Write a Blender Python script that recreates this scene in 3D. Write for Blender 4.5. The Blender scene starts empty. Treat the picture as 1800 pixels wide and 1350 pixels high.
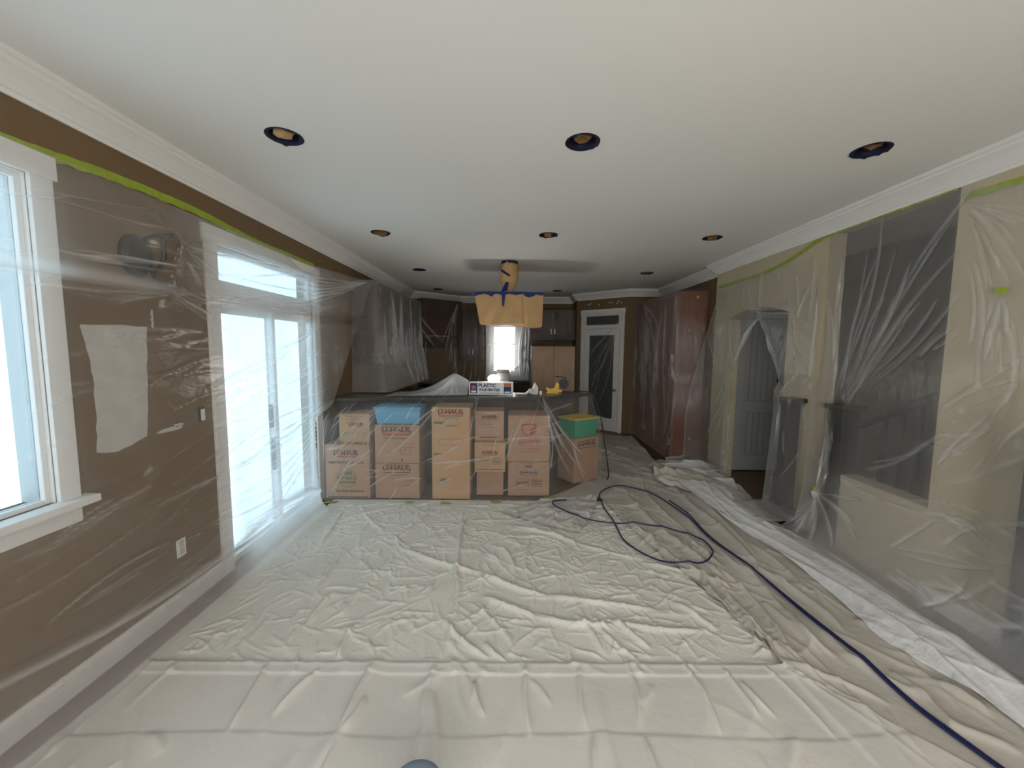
import bpy, bmesh, math, random
import numpy as np
from mathutils import Vector, Matrix
from mathutils.bvhtree import BVHTree

random.seed(7)
RNG = np.random.default_rng(11)
scene = bpy.context.scene
COL = scene.collection

# ------------------------------------------------------------------ camera
PITCH, YAW, ROLL = math.atan(62 / 690.0), math.radians(0.17), math.radians(0.5)
fwd = Vector((math.sin(YAW) * math.cos(PITCH), math.cos(YAW) * math.cos(PITCH), -math.sin(PITCH)))
r0 = Vector((math.cos(YAW), -math.sin(YAW), 0))
u0 = r0.cross(fwd)
rt = math.cos(ROLL) * r0 + math.sin(ROLL) * u0
up = -math.sin(ROLL) * r0 + math.cos(ROLL) * u0
cam_data = bpy.data.cameras.new('camera')
cam = bpy.data.objects.new('camera', cam_data)
COL.objects.link(cam)
M = Matrix((rt, up, -fwd)).transposed().to_4x4()
M.translation = Vector((0, 0, 1.62))
cam.matrix_world = M
cam_data.sensor_width = 36.0
cam_data.lens = 690.0 / 1800.0 * 36.0
cam_data.clip_start = 0.02
scene.camera = cam

# ------------------------------------------------------------------ daylight and exposure
world = bpy.data.worlds.new('overcast_sky')
scene.world = world
world.use_nodes = True
bgn = world.node_tree.nodes['Background']
bgn.inputs[0].default_value = (1.0, 0.975, 0.93, 1)
bgn.inputs[1].default_value = 2.6
vs = scene.view_settings
vs.view_transform = 'Standard'
vs.look = 'None'
vs.gamma = 1.0
vs.use_curve_mapping = False
vs.exposure = 1.72
cy = scene.cycles
cy.max_bounces = 10
cy.diffuse_bounces = 6
cy.glossy_bounces = 3
cy.transmission_bounces = 4
cy.transparent_max_bounces = 24
cy.use_denoising = True
cy.sample_clamp_indirect = 6.0
cy.caustics_reflective = False
cy.caustics_refractive = False


def portal(name, loc, rot, sx, sy):
    d = bpy.data.lights.new(name, 'AREA')
    d.shape = 'RECTANGLE'
    d.size, d.size_y = sx, sy
    d.cycles.is_portal = True
    o = bpy.data.objects.new(name, d)
    COL.objects.link(o)
    o.location = loc
    o.rotation_euler = rot
    return o


R90 = math.pi / 2
portal('daylight_side_window', (-2.2, 1.12, 1.62), (0, -R90, 0), 1.45, 1.2)
portal('daylight_patio_door', (-2.2, 3.38, 1.2), (0, -R90, 0), 2.4, 1.35)
portal('daylight_kitchen_window', (-0.15, 8.9, 1.6), (-R90, 0, 0), 0.6, 1.15)
portal('daylight_rear_windows', (0.35, -1.57, 1.45), (R90, 0, 0), 3.1, 1.4)

# ------------------------------------------------------------------ materials


def s2l(c):
    return tuple((v / 255 / 12.92) if v / 255 <= 0.04045 else ((v / 255 + 0.055) / 1.055) ** 2.4 for v in c)


def new_mat(name):
    m = bpy.data.materials.new(name)
    m.use_nodes = True
    nt = m.node_tree
    for n in list(nt.nodes):
        nt.nodes.remove(n)
    out = nt.nodes.new('ShaderNodeOutputMaterial')
    return m, nt, out


def mat(name, col, rough=0.7, spec=0.3, var=0.0, scale=6.0, bump=0.0, bscale=40.0, col2=None, metal=0.0, stretch=(1, 1, 1)):
    """principled material with procedural colour variation and relief in object space"""
    m, nt, out = new_mat(name)
    N, L = nt.nodes, nt.links
    p = N.new('ShaderNodeBsdfPrincipled')
    p.inputs['Roughness'].default_value = rough
    p.inputs['Specular IOR Level'].default_value = spec
    p.inputs['Metallic'].default_value = metal
    L.new(p.outputs[0], out.inputs[0])
    tc = N.new('ShaderNodeTexCoord')
    mp = N.new('ShaderNodeMapping')
    mp.inputs['Scale'].default_value = stretch
    L.new(tc.outputs['Object'], mp.inputs[0])
    nz = N.new('ShaderNodeTexNoise')
    nz.inputs['Scale'].default_value = scale
    nz.inputs['Detail'].default_value = 5
    L.new(mp.outputs[0], nz.inputs['Vector'])
    mx = N.new('ShaderNodeMix')
    mx.data_type = 'RGBA'
    c2 = col2 if col2 else tuple(v * (1 - var) for v in col)
    mx.inputs[6].default_value = (*col, 1)
    mx.inputs[7].default_value = (*c2, 1)
    rp = N.new('ShaderNodeMapRange')
    rp.inputs[1].default_value = 0.35
    rp.inputs[2].default_value = 0.65
    L.new(nz.outputs[0], rp.inputs[0])
    L.new(rp.outputs[0], mx.inputs[0])
    L.new(mx.outputs[2], p.inputs['Base Color'])
    if bump > 0:
        nb = N.new('ShaderNodeTexNoise')
        nb.inputs['Scale'].default_value = bscale
        nb.inputs['Detail'].default_value = 6
        L.new(mp.outputs[0], nb.inputs['Vector'])
        b = N.new('ShaderNodeBump')
        b.inputs['Strength'].default_value = bump
        b.inputs['Distance'].default_value = 0.01
        L.new(nb.outputs[0], b.inputs['Height'])
        L.new(b.outputs[0], p.inputs['Normal'])
    return m


def emit_mat(name, col, strength):
    m, nt, out = new_mat(name)
    e = nt.nodes.new('ShaderNodeEmission')
    e.inputs[0].default_value = (*col, 1)
    e.inputs[1].default_value = strength
    nt.links.new(e.outputs[0], out.inputs[0])
    return m


def glass_mat(name, tint, rough=0.05):
    m, nt, out = new_mat(name)
    N, L = nt.nodes, nt.links
    t = N.new('ShaderNodeBsdfTransparent')
    t.inputs[0].default_value = (*tint, 1)
    g = N.new('ShaderNodeBsdfGlossy')
    g.inputs['Roughness'].default_value = rough
    x = N.new('ShaderNodeMixShader')
    x.inputs[0].default_value = 0.05
    L.new(t.outputs[0], x.inputs[1])
    L.new(g.outputs[0], x.inputs[2])
    L.new(x.outputs[0], out.inputs[0])
    return m


def plastic_mat(name, tint=(0.93, 0.93, 0.93), bump=0.35, rough=0.2, gloss=1.0, stretch=(1, 1, 1), bs=9.0, through=0.5):
    """thin polythene film: clear where flat, milky where the 'haze' attribute says it is folded, doubled or veiled against glare"""
    m, nt, out = new_mat(name)
    N, L = nt.nodes, nt.links
    at = N.new('ShaderNodeAttribute')
    at.attribute_name = 'haze'
    tc = N.new('ShaderNodeTexCoord')
    mp = N.new('ShaderNodeMapping')
    mp.inputs['Scale'].default_value = stretch
    L.new(tc.outputs['Object'], mp.inputs[0])
    nb = N.new('ShaderNodeTexNoise')
    nb.inputs['Scale'].default_value = bs
    nb.inputs['Detail'].default_value = 7
    nb.inputs['Roughness'].default_value = 0.55
    L.new(mp.outputs[0], nb.inputs['Vector'])
    b = N.new('ShaderNodeBump')
    b.inputs['Strength'].default_value = bump
    b.inputs['Distance'].default_value = 0.03
    L.new(nb.outputs[0], b.inputs['Height'])
    dif = N.new('ShaderNodeBsdfDiffuse')
    dif.inputs[0].default_value = (*tint, 1)
    trl = N.new('ShaderNodeBsdfTranslucent')
    trl.inputs[0].default_value = (*tint, 1)
    L.new(b.outputs[0], dif.inputs['Normal'])
    L.new(b.outputs[0], trl.inputs['Normal'])
    sc = N.new('ShaderNodeMixShader')
    sc.inputs[0].default_value = through
    L.new(dif.outputs[0], sc.inputs[1])
    L.new(trl.outputs[0], sc.inputs[2])
    tr = N.new('ShaderNodeBsdfTransparent')
    tr.inputs[0].default_value = (0.97, 0.97, 0.97, 1)
    m1 = N.new('ShaderNodeMixShader')
    L.new(at.outputs['Fac'], m1.inputs[0])
    L.new(tr.outputs[0], m1.inputs[1])
    L.new(sc.outputs[0], m1.inputs[2])
    gl = N.new('ShaderNodeBsdfGlossy')
    gl.inputs[0].default_value = (0.95, 0.95, 0.95, 1)
    gl.inputs['Roughness'].default_value = rough
    L.new(b.outputs[0], gl.inputs['Normal'])
    ge = N.new('ShaderNodeNewGeometry')
    io = N.new('ShaderNodeMapRange')
    io.inputs[3].default_value = 1.5
    io.inputs[4].default_value = 1 / 1.5
    L.new(ge.outputs['Backfacing'], io.inputs[0])
    fr = N.new('ShaderNodeFresnel')
    L.new(io.outputs[0], fr.inputs[0])
    L.new(b.outputs[0], fr.inputs['Normal'])
    mm = N.new('ShaderNodeMath')
    mm.operation = 'MULTIPLY'
    mm.inputs[1].default_value = gloss
    mm.use_clamp = True
    L.new(fr.outputs[0], mm.inputs[0])
    m2 = N.new('ShaderNodeMixShader')
    L.new(mm.outputs[0], m2.inputs[0])
    L.new(m1.outputs[0], m2.inputs[1])
    L.new(gl.outputs[0], m2.inputs[2])
    L.new(m2.outputs[0], out.inputs[0])
    return m


def wood_mat(name, a, b, rough=0.35):
    m, nt, out = new_mat(name)
    N, L = nt.nodes, nt.links
    p = N.new('ShaderNodeBsdfPrincipled')
    p.inputs['Roughness'].default_value = rough
    p.inputs['Specular IOR Level'].default_value = 0.2
    tc = N.new('ShaderNodeTexCoord')
    mp = N.new('ShaderNodeMapping')
    mp.inputs['Scale'].default_value = (14, 14, 1.2)
    L.new(tc.outputs['Object'], mp.inputs[0])
    nz = N.new('ShaderNodeTexNoise')
    nz.inputs['Scale'].default_value = 3
    nz.inputs['Detail'].default_value = 8
    nz.inputs['Distortion'].default_value = 0.6
    L.new(mp.outputs[0], nz.inputs['Vector'])
    cr = N.new('ShaderNodeValToRGB')
    cr.color_ramp.elements[0].position = 0.35
    cr.color_ramp.elements[0].color = (*a, 1)
    cr.color_ramp.elements[1].position = 0.68
    cr.color_ramp.elements[1].color = (*b, 1)
    L.new(nz.outputs[0], cr.inputs[0])
    L.new(cr.outputs[0], p.inputs['Base Color'])
    L.new(p.outputs[0], out.inputs[0])
    return m


MT = {
    'ceiling': mat('ceiling_primer', (0.82, 0.815, 0.785), 0.95, 0.1, 0.03, 0.6, 0.05, 300),
    'wall': mat('wall_olive_beige', (0.185, 0.125, 0.068), 0.9, 0.15, 0.06, 1.5, 0.06, 250),
    'walltan': mat('wall_tan_beige', (0.53, 0.46, 0.33), 0.9, 0.15, 0.06, 1.5, 0.06, 250),
    'white': mat('white_trim_paint', (0.80, 0.79, 0.77), 0.55, 0.3, 0.03, 3),
    'filler': mat('white_filler', (0.60, 0.585, 0.55), 0.95, 0.1, 0.12, 9, 0.15, 60),
    'greyfill': mat('primed_patch', (0.60, 0.56, 0.50), 0.95, 0.1, 0.15, 5, 0.1, 60),
    'floor': wood_mat('floor_boards', (0.10, 0.055, 0.03), (0.19, 0.11, 0.06)),
    'cloth': mat('canvas_cotton', (0.735, 0.715, 0.655), 0.95, 0.05, 0.08, 3, 0.35, 60, stretch=(1, 1, 1)),
    'cloth2': mat('canvas_cotton_smooth', (0.68, 0.655, 0.615), 0.95, 0.05, 0.08, 2.5, 0.25, 22),
    'cloth3': mat('canvas_cotton_worn', (0.58, 0.545, 0.49), 0.95, 0.05, 0.16, 2.5, 0.4, 26),
    'cloth4': mat('canvas_cotton_grey', (0.62, 0.59, 0.555), 0.95, 0.05, 0.14, 5, 0.4, 30),
    'black': mat('black_metal', (0.012, 0.012, 0.013), 0.45, 0.4, 0.1),
    'darkpost': mat('dark_stained_post', (0.022, 0.017, 0.015), 0.4, 0.4, 0.3, 8),
    'can': mat('can_masking_navy', (0.004, 0.005, 0.012), 0.6, 0.2, 0.3, 20),
    'kraft': mat('kraft_paper', (0.50, 0.315, 0.155), 0.8, 0.2, 0.12, 5, 0.25, 14),
    'kraftd': mat('kraft_paper_wad', (0.24, 0.125, 0.055), 0.8, 0.2, 0.35, 25, 0.4, 40),
    'card': mat('cardboard', (0.43, 0.265, 0.17), 0.85, 0.15, 0.07, 3, 0.05, 60),
    'card2': mat('cardboard_bright', (0.50, 0.31, 0.17), 0.85, 0.15, 0.06, 3, 0.05, 60),
    'ink': mat('black_print', (0.05, 0.045, 0.04), 0.8, 0.1),
    'inkred': mat('red_print', (0.33, 0.05, 0.035), 0.8, 0.1),
    'inkorange': mat('orange_print', (0.60, 0.16, 0.07), 0.8, 0.1),
    'inkgreen': mat('green_print', (0.10, 0.17, 0.09), 0.8, 0.1),
    'inkblue': mat('navy_print', (0.025, 0.05, 0.17), 0.6, 0.2),
    'whitecard': mat('white_card', (0.80, 0.80, 0.80), 0.6, 0.2),
    'bluebin': mat('blue_bin_plastic', (0.11, 0.34, 0.52), 0.45, 0.4),
    'greenbin': mat('green_bin_plastic', (0.03, 0.34, 0.20), 0.45, 0.4),
    'yellowlid': mat('yellow_lid_plastic', (0.75, 0.52, 0.05), 0.45, 0.4),
    'yellow': mat('yellow_tool_plastic', (0.72, 0.43, 0.03), 0.4, 0.4),
    'steel': mat('grey_metal', (0.42, 0.43, 0.45), 0.35, 0.5, metal=0.8),
    'wood': wood_mat('cabinet_wood', (0.032, 0.014, 0.008), (0.07, 0.031, 0.018)),
    'woodred': wood_mat('cabinet_side_wood', (0.15, 0.052, 0.028), (0.22, 0.085, 0.048)),
    'granite': mat('dark_granite', (0.03, 0.03, 0.032), 0.15, 0.5, 0.6, 60),
    'blackglass': mat('black_appliance', (0.01, 0.01, 0.011), 0.15, 0.5),
    'fridgepaper': mat('fridge_kraft_panel', (0.62, 0.42, 0.27), 0.7, 0.2, 0.05, 3),
    'pen': mat('peninsula_wall_paint', (0.10, 0.085, 0.07), 0.8, 0.2),
    'greydoor': mat('grey_door_paint', (0.50, 0.52, 0.53), 0.55, 0.3, 0.04, 4),
    'green': mat('green_masking_tape', (0.34, 0.43, 0.05), 0.6, 0.2, 0.15, 30),
    'bluetape': mat('blue_masking_tape', (0.012, 0.028, 0.15), 0.55, 0.25, 0.25, 25),
    'navytape': mat('navy_masking_tape', (0.010, 0.013, 0.035), 0.55, 0.25, 0.25, 25),
    'hose': mat('blue_hose_rubber', (0.010, 0.013, 0.075), 0.3, 0.5),
    'bhose': mat('black_hose_rubber', (0.012, 0.012, 0.014), 0.35, 0.5),
    'lidgrey': mat('blue_grey_lid', (0.22, 0.29, 0.38), 0.4, 0.4, 0.08, 8),
    'frost': mat('dark_frosted_glass', (0.045, 0.055, 0.05), 0.35, 0.5),
    'dark': mat('dark_grey_panel', (0.05, 0.048, 0.05), 0.6, 0.3),
    'leather': mat('brown_handle', (0.20, 0.075, 0.03), 0.5, 0.3),
    'tread': wood_mat('stair_tread_wood', (0.03, 0.022, 0.018), (0.06, 0.045, 0.036)),
    'stairwall': mat('stairwell_paint', (0.22, 0.16, 0.105), 0.9, 0.15, 0.05, 2),
    'glass': glass_mat('window_glass', (0.93, 0.96, 0.97)),
    'dimglass': glass_mat('dimmed_window_glass', (0.40, 0.485, 0.54)),  # tint added to dim and cool the daylight seen through these panes
    'film': plastic_mat('plastic_film', stretch=(1, 1, 0.35)),
    'filmdiag': plastic_mat('plastic_film_tight', stretch=(1, 0.45, 1.0), bs=7),
    'filmcrisp': plastic_mat('plastic_film_crinkled', bump=0.9, rough=0.12, gloss=0.4, stretch=(1.4, 1.4, 0.5), bs=10),
    'filmpool': plastic_mat('plastic_film_heaped', tint=(0.95, 0.95, 0.96), bump=0.6, rough=0.25, bs=12, through=0.18),
    'lamp': emit_mat('lamp_glow', (1.0, 0.97, 0.86), 20.0),
}

# ------------------------------------------------------------------ building helpers


class G:
    """collects boxes, tubes and loops into one mesh"""

    def __init__(self):
        self.v, self.f = [], []

    def add(self, vs_, fs_):
        o = len(self.v)
        self.v += [tuple(map(float, p)) for p in vs_]
        self.f += [tuple(i + o for i in f) for f in fs_]
        return self

    def box(self, x0, x1, y0, y1, z0, z1):
        v = [(x, y, z) for z in (z0, z1) for y in (y0, y1) for x in (x0, x1)]
        return self.add(v, [(0, 2, 3, 1), (4, 5, 7, 6), (0, 1, 5, 4), (2, 6, 7, 3), (0, 4, 6, 2), (1, 3, 7, 5)])

    def obox(self, c, sx, sy, sz, rz=0.0, rx=0.0, ry=0.0):
        m = Matrix.Rotation(rz, 3, 'Z') @ Matrix.Rotation(ry, 3, 'Y') @ Matrix.Rotation(rx, 3, 'X')
        v = []
        for z in (-.5, .5):
            for y in (-.5, .5):
                for x in (-.5, .5):
                    v.append(tuple(m @ Vector((x * sx, y * sy, z * sz)) + Vector(c)))
        return self.add(v, [(0, 2, 3, 1), (4, 5, 7, 6), (0, 1, 5, 4), (2, 6, 7, 3), (0, 4, 6, 2), (1, 3, 7, 5)])

    def loft(self, loops, cap=True, closed=True):
        n = len(loops[0])
        v = [p for l in loops for p in l]
        f = []
        for a in range(len(loops) - 1):
            for k in range(n if closed else n - 1):
                k2 = (k + 1) % n
                f.append((a * n + k, a * n + k2, (a + 1) * n + k2, (a + 1) * n + k))
        if cap and closed:
            f.append(tuple(range(n))[::-1])
            f.append(tuple((len(loops) - 1) * n + k for k in range(n)))
        return self.add(v, f)

    def lathe(self, prof, c, n=24, cap=True):
        loops = [[(c[0] + r * math.cos(2 * math.pi * k / n), c[1] + r * math.sin(2 * math.pi * k / n), c[2] + z) for k in range(n)] for r, z in prof]
        return self.loft(loops, cap)

    def tube(self, pts, r, n=8):
        pts = [Vector(p) for p in pts]
        loops = []
        ref = None
        for i, p in enumerate(pts):
            t = (pts[min(i + 1, len(pts) - 1)] - pts[max(i - 1, 0)]).normalized()
            if ref is None:
                ref = t.orthogonal().normalized()
            ref = (ref - t * ref.dot(t)).normalized()
            b = t.cross(ref)
            loops.append([tuple(p + r * (math.cos(2 * math.pi * k / n) * ref + math.sin(2 * math.pi * k / n) * b)) for k in range(n)])
        return self.loft(loops)

    def build(self, name, m, parent=None, bevel=0.0, smooth=False, segs=2):
        me = bpy.data.meshes.new(name)
        me.from_pydata(self.v, [], self.f)
        me.update()
        if isinstance(m, str):
            m = MT[m]
        me.materials.append(m)
        o = bpy.data.objects.new(name, me)
        COL.objects.link(o)
        if parent is not None:
            o.parent = parent
            if parent.type == 'EMPTY':
                o.matrix_parent_inverse = Matrix.Translation(-parent.location)
        if smooth:
            for p in me.polygons:
                p.use_smooth = True
        if bevel > 0:
            md = o.modifiers.new('bevel', 'BEVEL')
            md.width = bevel
            md.segments = segs
            md.limit_method = 'ANGLE'
        return o


def tag(o, label=None, cat=None, group=None, kind=None):
    if label:
        o['label'] = label
    if cat:
        o['category'] = cat
    if group:
        o['group'] = group
    if kind:
        o['kind'] = kind
    return o


def struct(o):
    o['kind'] = 'structure'
    return o


def thing(name, label, cat, loc=(0, 0, 0), group=None):
    o = bpy.data.objects.new(name, None)
    COL.objects.link(o)
    o.empty_display_size = 0.1
    o.location = loc
    return tag(o, label, cat, group)


def text(name, s, size, m, parent, loc, sx=1.0, rz=0.0, tilt=0.0, bold=0.0):
    cu = bpy.data.curves.new('t', 'FONT')
    cu.body = s
    cu.size = size
    cu.align_x = 'CENTER'
    cu.align_y = 'CENTER'
    cu.extrude = 0.0006
    cu.offset = bold
    cu.resolution_u = 3
    t = bpy.data.objects.new('t', cu)
    COL.objects.link(t)
    bpy.context.view_layer.update()
    me = bpy.data.meshes.new_from_object(t.evaluated_get(bpy.context.evaluated_depsgraph_get()))
    bpy.data.objects.remove(t)
    bpy.data.curves.remove(cu)
    mm = Matrix.Translation(loc) @ Matrix.Rotation(rz, 4, 'Z') @ Matrix.Rotation(R90, 4, 'X') @ Matrix.Rotation(tilt, 4, 'Z') @ Matrix.Diagonal((sx, 1, 1, 1))
    me.transform(mm)
    me.materials.clear()
    me.materials.append(MT[m])
    me.name = name
    o = bpy.data.objects.new(name, me)
    COL.objects.link(o)
    if parent is not None:
        o.parent = parent
        o.matrix_parent_inverse = Matrix.Translation(-parent.location)
    return o


def cr_eval(c, n):
    """Catmull-Rom through control points c (k,...) -> n samples"""
    c = np.asarray(c, float)
    k = len(c)
    t = np.linspace(0, k - 1, n)
    i = np.minimum(t.astype(int), k - 2)
    u = (t - i).reshape((-1,) + (1,) * (c.ndim - 1))
    p0 = c[np.maximum(i - 1, 0)]
    p1 = c[i]
    p2 = c[i + 1]
    p3 = c[np.minimum(i + 2, k - 1)]
    return 0.5 * (2 * p1 + (p2 - p0) * u + (2 * p0 - 5 * p1 + 4 * p2 - p3) * u ** 2 + (3 * p1 - p0 - 3 * p2 + p3) * u ** 3)


def ridge(P2, segs, sharp=2.0):
    """sum of crease profiles; segs = (ax, ay, bx, by, width, amp)"""
    out = np.zeros(len(P2))
    for ax, ay, bx, by, w, amp in segs:
        lo = np.minimum([ax, ay], [bx, by]) - 3 * w
        hi = np.maximum([ax, ay], [bx, by]) + 3 * w
        idx = np.nonzero(((P2 >= lo) & (P2 <= hi)).all(1))[0]
        if len(idx) == 0:
            continue
        q = P2[idx]
        a = np.array([ax, ay])
        d = np.array([bx - ax, by - ay])
        L2 = max(d @ d, 1e-9)
        t = ((q - a) @ d) / L2
        # a slightly curved crease
        side = np.array([-d[1], d[0]])
        bow = 0.06 * math.sin(ax * 37.1 + ay * 17.7 + bx * 5.3)
        q2 = q - np.outer(bow * np.sin(np.clip(t, 0, 1) * math.pi), side)
        tc = np.clip(t, 0, 1)
        dist = np.linalg.norm(q2 - a - np.outer(tc, d), axis=1)
        fade = np.clip(np.minimum(tc, 1 - tc) / 0.22, 0, 1) ** 0.7 * 0.85 + 0.15
        sgn = ((q2 - a) @ side) / math.sqrt(L2)
        prof = np.exp(-(dist / w) ** sharp) * (1 + 0.7 * np.tanh(1.5 * sgn / w))
        out[idx] += amp * fade * prof
    return out


def grid_mesh(name, Pn, nu, nv, m, haze=None, parent=None, thick=0.0):
    idx = np.arange(nu * nv).reshape(nu, nv)
    F = np.stack([idx[:-1, :-1], idx[:-1, 1:], idx[1:, 1:], idx[1:, :-1]], -1).reshape(-1, 4)
    me = bpy.data.meshes.new(name)
    me.vertices.add(nu * nv)
    me.vertices.foreach_set('co', Pn.reshape(-1).astype(np.float32))
    me.loops.add(F.size)
    me.loops.foreach_set('vertex_index', F.reshape(-1).astype(np.int32))
    me.polygons.add(len(F))
    me.polygons.foreach_set('loop_start', np.arange(0, F.size, 4, dtype=np.int32))
    me.polygons.foreach_set('loop_total', np.full(len(F), 4, dtype=np.int32))
    me.polygons.foreach_set('use_smooth', np.ones(len(F), dtype=bool))
    me.update(calc_edges=True)
    me.validate()
    if haze is not None:
        a = me.attributes.new('haze', 'FLOAT', 'POINT')
        a.data.foreach_set('value', np.clip(haze, 0, 0.97).astype(np.float32))
    me.materials.append(MT[m])
    o = bpy.data.objects.new(name, me)
    COL.objects.link(o)
    if parent is not None:
        o.parent = parent
    if thick > 0:
        md = o.modifiers.new('solid', 'SOLIDIFY')
        md.thickness = thick
        md.offset = -1
    return o


def surf(ctrl, nu, nv):
    c = cr_eval(np.asarray(ctrl, float), nu)
    c = np.swapaxes(cr_eval(np.swapaxes(c, 0, 1), nv), 0, 1)
    return c  # nu, nv, 3


def normals(S):
    du = np.gradient(S, axis=0)
    dv = np.gradient(S, axis=1)
    n = np.cross(du, dv)
    return n / np.maximum(np.linalg.norm(n, axis=2, keepdims=True), 1e-9)


def waves(P2, n, kmin, kmax, amp, seed, stretch=(1, 1)):
    r = np.random.default_rng(seed)
    z = np.zeros(len(P2))
    for _ in range(n):
        k = math.exp(r.uniform(math.log(kmin), math.log(kmax)))
        th = r.uniform(0, math.pi)
        ph = r.uniform(0, 6.28)
        w = (P2[:, 0] * stretch[0] * math.cos(th) + P2[:, 1] * stretch[1] * math.sin(th)) * k + ph
        w = w + 0.8 * np.sin(P2[:, 0] * k * 0.37 + P2[:, 1] * k * 0.29 + ph * 2)
        z += (1 - np.abs(np.sin(w))) ** 2 * (kmin / k) ** 0.6
    return amp * z / n * 2


def sheet(name, ctrl, nu, nv, axes, segs, m='film', base=0.14, hz=0.45, wav=0.004, wk=(5, 30), seed=1, label=None, cat='plastic sheet',
          stretch=(1, 1), flip=1.0, wavehaze=0.2, hfun=None):
    """a hanging film: control grid -> fine grid, displaced by creases; folds are milkier than flat film"""
    S = surf(ctrl, nu, nv)
    nrm = normals(S)
    P = S.reshape(-1, 3)
    N_ = nrm.reshape(-1, 3)
    P2 = P[:, list(axes)]
    fine = [(a, b, c, d, w, amp) for (a, b, c, d, w, amp) in segs]
    h = ridge(P2, fine)
    wv = waves(P2, 10, wk[0], wk[1], 1.0, seed, stretch)
    wv = wv - wv.mean()
    amps = max([abs(s[5]) for s in segs] + [1e-6])
    hz_line = ridge(P2, [(a, b, c, d, w * 0.75, min(1.0, abs(amp) / 0.014)) for (a, b, c, d, w, amp) in segs])
    P = P + flip * N_ * (h + wav * wv)[:, None]
    haze = base + hz * np.clip(hz_line, 0, 1.3) + wavehaze * np.clip(wv, 0, None) ** 1.3
    if hfun is not None:
        haze = haze + hfun(S.reshape(-1, 3))
    o = grid_mesh(name, P, nu, nv, m, haze)
    tag(o, label, cat)
    return o


def seg_list(L, w, amp, jitter=0.5, seed=3):
    r = np.random.default_rng(seed)
    return [(a, b, c, d, w * (1 + jitter * r.uniform(-.6, 1)), amp * (1 + jitter * r.uniform(-.8, .8))) for a, b, c, d in L]


def thin(L, n, j0, j1, w, amp, seed):
    """each guide line becomes a bundle of fine near-parallel pleats"""
    r = np.random.default_rng(seed)
    out = []
    for a, b, c, d in L:
        for _ in range(n):
            t0, t1 = r.uniform(0, .35), r.uniform(.6, 1.05)
            ja = r.uniform(-j0, j0, 2)
            jb = r.uniform(-j1, j1, 2)
            p0 = (a + ja[0], b + ja[1])
            p1 = (c + jb[0], d + jb[1])
            out.append((p0[0] + (p1[0] - p0[0]) * t0, p0[1] + (p1[1] - p0[1]) * t0, p0[0] + (p1[0] - p0[0]) * t1, p0[1] + (p1[1] - p0[1]) * t1, w * r.uniform(.7, 1.4), amp * r.uniform(.5, 1.4)))
    return out


def fan(ax, ay, ends, w, amp, seed=5):
    return seg_list([(ax, ay, bx, by) for bx, by in ends], w, amp, 0.5, seed)


# ------------------------------------------------------------------ room shell
XL, XR, HC = -2.02, 2.70, 2.745
LIGHTS = [[(-1.228, 2.223), (0.38, 2.249), (2.006, 2.303)], [(-1.293, 3.979), (0.359, 4.002), (2.007, 4.046)],
          [(-1.335, 5.793), (1.985, 5.889)], [(-1.407, 7.64), (0.876, 7.719)]]
CAN_R = 0.094


def wall_cells(name, axis, p0, p1, a0, a1, z0, z1, holes, m):
    """box wall with rectangular openings; holes = (a0,a1,z0,z1)"""
    A = sorted({a0, a1, *[h[0] for h in holes], *[h[1] for h in holes]})
    Z = sorted({z0, z1, *[h[2] for h in holes], *[h[3] for h in holes]})
    g = G()
    for i in range(len(A) - 1):
        run = None
        for j in range(len(Z) - 1):
            ca, cz = (A[i] + A[i + 1]) / 2, (Z[j] + Z[j + 1]) / 2
            solid = not any(h[0] < ca < h[1] and h[2] < cz < h[3] for h in holes)
            if solid:
                if axis == 'x':
                    g.box(p0, p1, A[i], A[i + 1], Z[j], Z[j + 1])
                else:
                    g.box(A[i], A[i + 1], p0, p1, Z[j], Z[j + 1])
    return struct(g.build(name, m))


g = G()
g.box(-2.2, 4.2, -1.7, 9.0, -0.12, 0.0)
floor = struct(g.build('floor', 'floor'))

# ceiling with round holes for the recessed cans
g = G()
x0c, x1c, y0c, y1c = -2.2, 4.2, -1.7, 9.0
yprev = y0c


def cq(g, xa, xb, ya, yb):
    g.add([(xa, ya, HC), (xb, ya, HC), (xb, yb, HC), (xa, yb, HC)], [(0, 3, 2, 1)])


for row in LIGHTS:
    ym = sum(p[1] for p in row) / len(row)
    ya, yb = ym - 0.17, ym + 0.17
    cq(g, x0c, x1c, yprev, ya)
    xp = x0c
    for (lx, ly) in row:
        cq(g, xp, lx - 0.17, ya, yb)
        n = 32
        inner = [(lx + CAN_R * math.cos(2 * math.pi * k / n), ly + CAN_R * math.sin(2 * math.pi * k / n), HC) for k in range(n)]
        outer = []
        for k in range(n):
            c, s = math.cos(2 * math.pi * k / n), math.sin(2 * math.pi * k / n)
            q = 0.17 / max(abs(c), abs(s))
            outer.append((lx + c * q, ym + s * q, HC))
        g.add(inner + outer, [(k, (k + 1) % n, n + (k + 1) % n, n + k) for k in range(n)])
        xp = lx + 0.17
    cq(g, xp, x1c, ya, yb)
    yprev = yb
cq(g, x0c, x1c, yprev, y1c)
ceiling = struct(g.build('ceiling', 'ceiling'))
g = G()
g.box(-2.4, 4.4, -1.9, 9.2, 3.0, 3.05)
struct(g.build('roof_deck', 'white'))

wall_left = wall_cells('wall_left', 'x', XL - 0.15, XL, -1.55, 8.0, 0, HC, [(0.55, 1.70, 0.92, 2.33), (2.74, 4.03, 0.0, 2.31)], 'wall')
wall_right = wall_cells('wall_right', 'x', XR, XR + 0.15, -1.55, 5.25, 0, HC,
                        [(3.865, 4.93, 0, 2.09), (2.45, 3.12, 0.62, 2.62), (3.12, 3.43, 0, 2.62)], 'walltan')
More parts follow.
